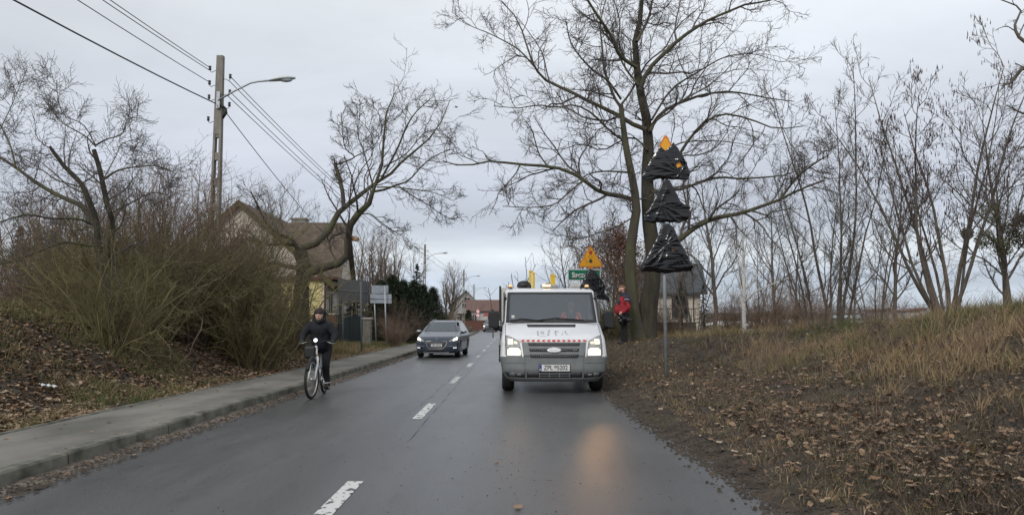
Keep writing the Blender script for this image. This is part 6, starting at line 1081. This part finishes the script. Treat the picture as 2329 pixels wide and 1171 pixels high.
b.tube([(-.06, .215, .69), (.06, .215, .69)], .02, 8); fk = b.build('fork', M['bikew'], bike)
b = MB(); b.tube(circ((0, 0, WR), WR + .022, 40)[4:18], .03, 6); b.build('front_mudguard', M['black'], bike); b = MB(); b.tube([p + Vector((0, 1.08, 0)) for p in circ((0, 0, WR), WR + .022, 40)[2:22]], .03, 6); b.build('rear_mudguard', M['black'], bike)
b = MB(); b.tube([(-.29, .46, .965), (-.16, .40, .975), (-.06, .31, .95), (0, .28, .94), (.06, .31, .95), (.16, .40, .975), (.29, .46, .965)], .012, 8); b.tube([(0, .29, .84), (0, .28, .95)], .016, 8); hbar = b.build('handlebar', M['black'], bike)
for s_ in (-1, 1): b = MB(); b.tube([(s_ * .17, .36, .955), (s_ * .24, .34, .935), (s_ * .31, .37, .925)], [.008, .006, .007], 6); b.build('brake_lever', M['silver'], hbar)
b = MB(); b.tube([(0, .30, .985), (0, .235, .985)], [.028, .034], 12); o = b.build('front_lamp', M['black'], bike); b = MB(); b.tube([(0, .236, .985), (0, .228, .985)], [.032, .026], 12); b.build('lamp_lens', M['ledw'], o)
b = MB(); b.box((.02, .20, .80), (.05, .03, .10)); b.ball((.02, .20, .87), (.025, .025, .022)); b.build('head_reflector', M['white'], bike)
b = MB(); b.box((-.08, .22, .78), (.20, .16, .22)); b.build('handlebar_bag', M['black'], bike, bevel=.04, seg=3)
b = MB(); b.tube([(0, .80, .72), sd_], .014, 8); b.build('seatpost', M['silver'], bike); b = MB(); b.ball((0, .90, .82), (.10, .12, .035)); b.ball((0, .77, .825), (.04, .12, .03)); b.build('saddle', M['black'], bike)
b = MB(); b.tube([(.0, .64, .29), (.075, .64, .29)], .03, 10); b.tube([(.075, .64, .29), (.085, .66, .12)], .012, 6); b.tube([(-.075, .64, .29), (-.085, .62, .46)], .012, 6); b.tube(circ((.05, .64, .29), .085, 20), .006, 4, cap=False); b.build('crank', M['silver'], bike)
for s_, yy, zz in ((1, .66, .115), (-1, .62, .465)): b = MB(); b.box((s_ * .135, yy, zz), (.09, .09, .022)); b.build('pedal', M['black'], bike, bevel=.006)
b = MB(); 
for s_ in (-1, 1): b.tube([(s_ * .06, 1.08, WR + .02), (s_ * .065, 1.05, .72)], .007, 5); b.tube([(s_ * .065, .88, .72), (s_ * .065, 1.28, .72)], .007, 5)
b.build('rear_rack', M['black'], bike)
cyc = empty('person', (BX, BY, 0), R(2.5), 'cyclist in black hooded winter jacket, headband and gloves riding towards the camera', 'person')
# skin body (face, neck) one surface
hx, hy, hz = 0.0, .50, 1.435
blob('body', [('e', (hx, hy, hz), (.072, .088, .105)), ('e', (hx, hy - .035, hz - .055), (.052, .055, .055)), ('c', (0, .56, 1.28), (0, .53, 1.38), .05, .048), ('c', (hx, hy - .082, hz + .005), (hx, hy - .102, hz - .028), .009, .014), ('e', (hx - .026, hy - .083, hz - .026), (.012, .010, .008)), ('c', (hx - .014, hy - .083, hz - .06), (hx + .014, hy - .083, hz - .06), .009, .009), ('e', (hx, .70, 1.08), (.10, .07, .20)),
  ('c', (0, .62, 1.24), (.15, .62, 1.22), .04, .04), ('c', (0, .62, 1.24), (-.15, .62, 1.22), .04, .04)], M['skin'], cyc, .007, 3)
for s_ in (-1, 1): b = MB(); b.ball((hx + s_ * .030, hy - .075, hz + .004), (.013, .009, .006), 8, 6); b.build('eye', M['eye'], cyc); b = MB(); b.tube([(hx + s_ * .045, hy - .078, hz + .022), (hx + s_ * .02, hy - .088, hz + .024)], .004, 5); b.build('eyebrow', M['hair'], cyc)
b = MB(); b.tube([(hx - .024, hy - .086, hz - .060), (hx, hy - .093, hz - .057), (hx + .024, hy - .086, hz - .060)], [.003, .006, .003], 6); b.build('lips', M['lip'], cyc)
# headband / dark glasses band, cap, hood
b = MB(); n = 24; vs = []
for k in range(n + 1):
    a = math.pi * (.5 + 0) + (k / n - .5) * 4.4 + math.pi; x, y = .078 * math.cos(a), .094 * math.sin(a); vs += [(hx + x * 1.04, hy + y * 1.04, hz + .010), (hx + x * 1.08, hy + y * 1.08, hz + .030), (hx + x * 1.02, hy + y * 1.02, hz + .052)]
b.add(vs, [(k * 3 + j, k * 3 + j + 1, k * 3 + j + 4, k * 3 + j + 3) for k in range(n) for j in range(2)], True); o = b.build('headband', M['black'], cyc, fix=False); q = o.modifiers.new('s', 'SOLIDIFY'); q.thickness = .008; q.offset = 1
b = MB(); b.ball((hx, hy + .012, hz + .055), (.080, .092, .062), 18, 12); b.build('cap', mat('burgundy_cap', (.035, .018, .02), .9, (.05, .022, .025), 30), cyc)
blob('hood', [('c', (hx - .085, hy + .03, hz - .08), (hx - .075, hy + .05, hz + .05), .035, .03), ('c', (hx + .085, hy + .03, hz - .08), (hx + .075, hy + .05, hz + .05), .035, .03), ('c', (hx - .075, hy + .05, hz + .05), (hx, hy + .10, hz + .10), .03, .03), ('c', (hx + .075, hy + .05, hz + .05), (hx, hy + .10, hz + .10), .03, .03), ('c', (hx - .09, hy + .02, hz - .09), (hx, hy - .045, hz - .135), .035, .035), ('c', (hx + .09, hy + .02, hz - .09), (hx, hy - .045, hz - .135), .035, .035), ('e', (hx, hy + .09, hz - .02), (.085, .05, .12)), ('c', (hx + .07, hy + .09, hz + .06), (hx + .13, hy + .16, hz - .03), .02, .01)], M['cloth'], cyc, .01)
blob('jacket', [('e', (0, .66, 1.05), (.19, .15, .28)), ('c', (0, .62, 1.18), (0, .76, .90), .17, .17), ('e', (0, .60, 1.19), (.19, .14, .13)), ('c', (-.15, .60, 1.24), (.15, .60, 1.24), .07, .07), ('c', (0, .57, 1.27), (0, .55, 1.31), .08, .07), ('e', (0, .80, .88), (.175, .15, .13)),
  ('c', (-.17, .60, 1.235), (-.29, .56, 1.07), .078, .066), ('c', (-.29, .56, 1.07), (-.275, .44, .975), .064, .046), ('c', (.17, .60, 1.235), (.28, .57, 1.06), .078, .066), ('c', (.28, .57, 1.06), (.265, .44, .975), .064, .046)] +
  [('e', (s_ * (.18 + .1 * t), .60 - .04 * t, 1.22 - .15 * t), (.066, .066, .022)) for s_ in (-1, 1) for t in (.1, .5, .9)], M['cloth'], cyc, .011)
for s_ in (-1, 1):
    fp = [('e', (s_ * .265, .425, .968), (.034, .045, .026))]
    for k in range(4): x = s_ * (.236 + .019 * k); fp += [('c', (x, .400, .985), (x, .365 + .004 * k, .972), .0095, .009), ('c', (x, .365 + .004 * k, .972), (x, .372, .945), .009, .008), ('c', (x, .372, .945), (x, .40, .940), .008, .007)]
    fp += [('c', (s_ * .236, .44, .958), (s_ * .220, .415, .942), .010, .009), ('c', (s_ * .220, .415, .942), (s_ * .228, .39, .936), .009, .008)]; blob('glove', fp, M['black'], cyc, .006, 1)
blob('trousers', [('e', (0, .86, .88), (.17, .14, .11)), ('c', (.09, .84, .86), (.115, .60, .52), .092, .066), ('c', (.115, .60, .52), (.12, .70, .21), .064, .056), ('c', (-.09, .84, .87), (-.13, .48, .79), .092, .070), ('c', (-.13, .48, .79), (-.125, .62, .53), .066, .052), ('c', (.12, .695, .24), (.122, .70, .20), .060, .062)], M['trouser'], cyc, .012)
for s_, z, y in ((1, .165, .62), (-1, .51, .57)): blob('shoe', [('e', (s_ * .128, y - .04, z - .01), (.044, .10, .034)), ('e', (s_ * .128, y + .05, z + .01), (.040, .06, .05)), ('c', (s_ * .126, y + .05, z + .02), (s_ * .124, y + .06, z + .07), .042, .045)], M['black'], cyc, .009, 2)
b = MB(); b.tube([(.08, .66, .215), (.10, .63, .218), (.14, .63, .222), (.175, .66, .225), (.18, .70, .225)], .007, 6); b.build('ankle_reflector', M['reflect'], cyc)
# ---------------- man in red ----------------
WY = 23.3; fx = at(1420, 783, WY); wx = fx.x; wz_ = Hf(wx, WY)
man = empty('person', (wx, WY, wz_), R(0), 'stout bearded man in red and navy jacket holding a black bag by the oak', 'person')
s0 = (at(1412, 648, WY).z - wz_) / 1.80; man.scale = (s0,) * 3
# he faces left (-x), turned a little towards the camera; local forward = -x
blob('body', [('e', (-.05, 0, 1.675), (.098, .078, .115)), ('e', (-.085, -.005, 1.625), (.052, .055, .06)), ('c', (-.14, -.005, 1.67), (-.156, -.005, 1.638), .012, .017), ('c', (.0, 0, 1.47), (-.03, 0, 1.60), .065, .062), ('e', (-.03, -.078, 1.665), (.022, .012, .032)), ('e', (-.03, .078, 1.665), (.022, .012, .032)), ('e', (0, 0, 1.25), (.14, .17, .22)), ('c', (.02, -.17, 1.35), (.02, .17, 1.35), .05, .05)], M['skin'], man, .009, 3)
blob('beard', [('e', (-.088, 0, 1.582), (.058, .055, .055)), ('c', (-.07, -.062, 1.64), (-.12, -.035, 1.585), .022, .03), ('c', (-.07, .062, 1.64), (-.12, .035, 1.585), .022, .03)], M['beard'], man, .009); blob('hair', [('e', (-.052, 0, 1.742), (.088, .080, .056)), ('e', (.012, 0, 1.69), (.062, .078, .085))], M['hair'], man, .009)
for s_ in (-1, 1): b = MB(); b.ball((-.135, s_ * .032, 1.690), (.008, .012, .007), 8, 6); b.build('eye', M['eye'], man)
b = MB(); b.tube([(-.157, -.022, 1.622), (-.160, 0, 1.623), (-.157, .022, 1.622)], .005, 5); b.build('lips', M['lip'], man)
blob('jacket', [('e', (-.04, 0, 1.10), (.235, .20, .24)), ('e', (0, 0, 1.28), (.185, .20, .18)), ('e', (-.10, -.02, 1.03), (.20, .19, .17)), ('c', (.02, -.17, 1.40), (.02, .17, 1.40), .085, .085), ('c', (0, 0, 1.42), (-.02, 0, 1.50), .10, .085),
  ('c', (.04, -.21, 1.38), (.10, -.26, 1.12), .080, .070), ('c', (.10, -.26, 1.12), (-.06, -.25, .965), .068, .050), ('c', (.02, .20, 1.38), (.02, .25, 1.12), .078, .068), ('c', (.02, .25, 1.12), (-.16, .16, .93), .066, .048)], M['jred'], man, .014)
# dark yoke and collar, hem, reflective piping
blob('yoke', [('c', (.03, -.175, 1.425), (.03, .175, 1.425), .083, .083), ('e', (.085, 0, 1.34), (.125, .185, .16)), ('c', (0, 0, 1.46), (-.02, 0, 1.525), .10, .092), ('c', (.05, -.215, 1.40), (.07, -.232, 1.30), .083, .080)], M['jdark'], man, .013); blob('chest_pocket', [('e', (-.165, -.10, 1.26), (.05, .07, .12))], M['jdark'], man, .012); blob('jacket_hem', [('e', (-.02, 0, .93), (.215, .195, .06))], M['jdark'], man, .014)
b = MB(); b.tube([(-.03, -.285, 1.345), (.03, -.318, 1.36), (.09, -.318, 1.355), (.135, -.28, 1.33)], .009, 6); b.build('reflective_piping', M['reflect'], man)
blob('trousers', [('e', (-.01, 0, .88), (.17, .165, .12)), ('c', (0, -.09, .86), (-.01, -.095, .47), .112, .082), ('c', (-.01, -.095, .47), (.01, -.10, .11), .078, .074), ('c', (0, .09, .86), (-.02, .095, .47), .112, .082), ('c', (-.02, .095, .47), (-.02, .10, .11), .078, .074)], M['trouser'], man, .013)
for y, x in ((-.10, .0), (.10, -.03)): blob('shoe', [('e', (x - .06, y, .045), (.125, .048, .045)), ('e', (x + .02, y, .06), (.065, .046, .06))], M['black'], man, .011, 2)
for y0, x0_, z0_, s_ in ((-.245, -.105, .945, 1), (.14, -.20, .91, -1)):
    fp = [('e', (x0_, y0, z0_), (.045, .030, .042)), ('c', (x0_ + .03, y0, z0_ + .015), (x0_ + .06, y0, z0_ + .03), .03, .033)]
    for k in range(4): xx = x0_ - .022 + .0 * k; zz = z0_ + .024 - .018 * k; fp += [('c', (xx, y0, zz), (x0_ - .062, y0 + s_ * .006, zz - .008), .0105, .0095), ('c', (x0_ - .062, y0 + s_ * .006, zz - .008), (x0_ - .066, y0 + s_ * .034, zz - .014), .0095, .008)]
    fp += [('c', (x0_, y0, z0_ + .03), (x0_ - .035, y0 + s_ * .03, z0_ + .038), .012, .0105), ('c', (x0_ - .035, y0 + s_ * .03, z0_ + .038), (x0_ - .052, y0 + s_ * .045, z0_ + .02), .0105, .009)]; blob('hand', fp, M['skin'], man, .006, 1)
bg_ = empty('plastic_bag', (wx - .10 * s0, WY - .27 * s0, wz_ + .90 * s0), 0, 'crumpled black plastic bag held in the hands of the man in red', 'bag')
def crumple(name, parent, pts, seed, amp=.02):
    b = MB()
    for c, r_ in pts: b.ball(c, r_, 26, 18)
    o = b.build(name, M['bag'], parent); q = o.modifiers.new('f', 'REMESH'); q.mode = 'VOXEL'; q.voxel_size = .014; q.use_smooth_shade = False; t = bpy.data.textures.new(name, 'VORONOI'); t.noise_scale = .09; d = o.modifiers.new('d', 'DISPLACE'); d.texture = t; d.strength = amp * 2.2; d.mid_level = .5; return o
crumple('bag', bg_, [((-.02, 0, -.10), (.10, .06, .14)), ((.10, -.02, -.16), (.14, .06, .10)), ((.24, -.02, -.17), (.12, .04, .05)), ((-.03, 0, -.22), (.08, .06, .10)), ((0, 0, 0), (.03, .03, .05))], 1)
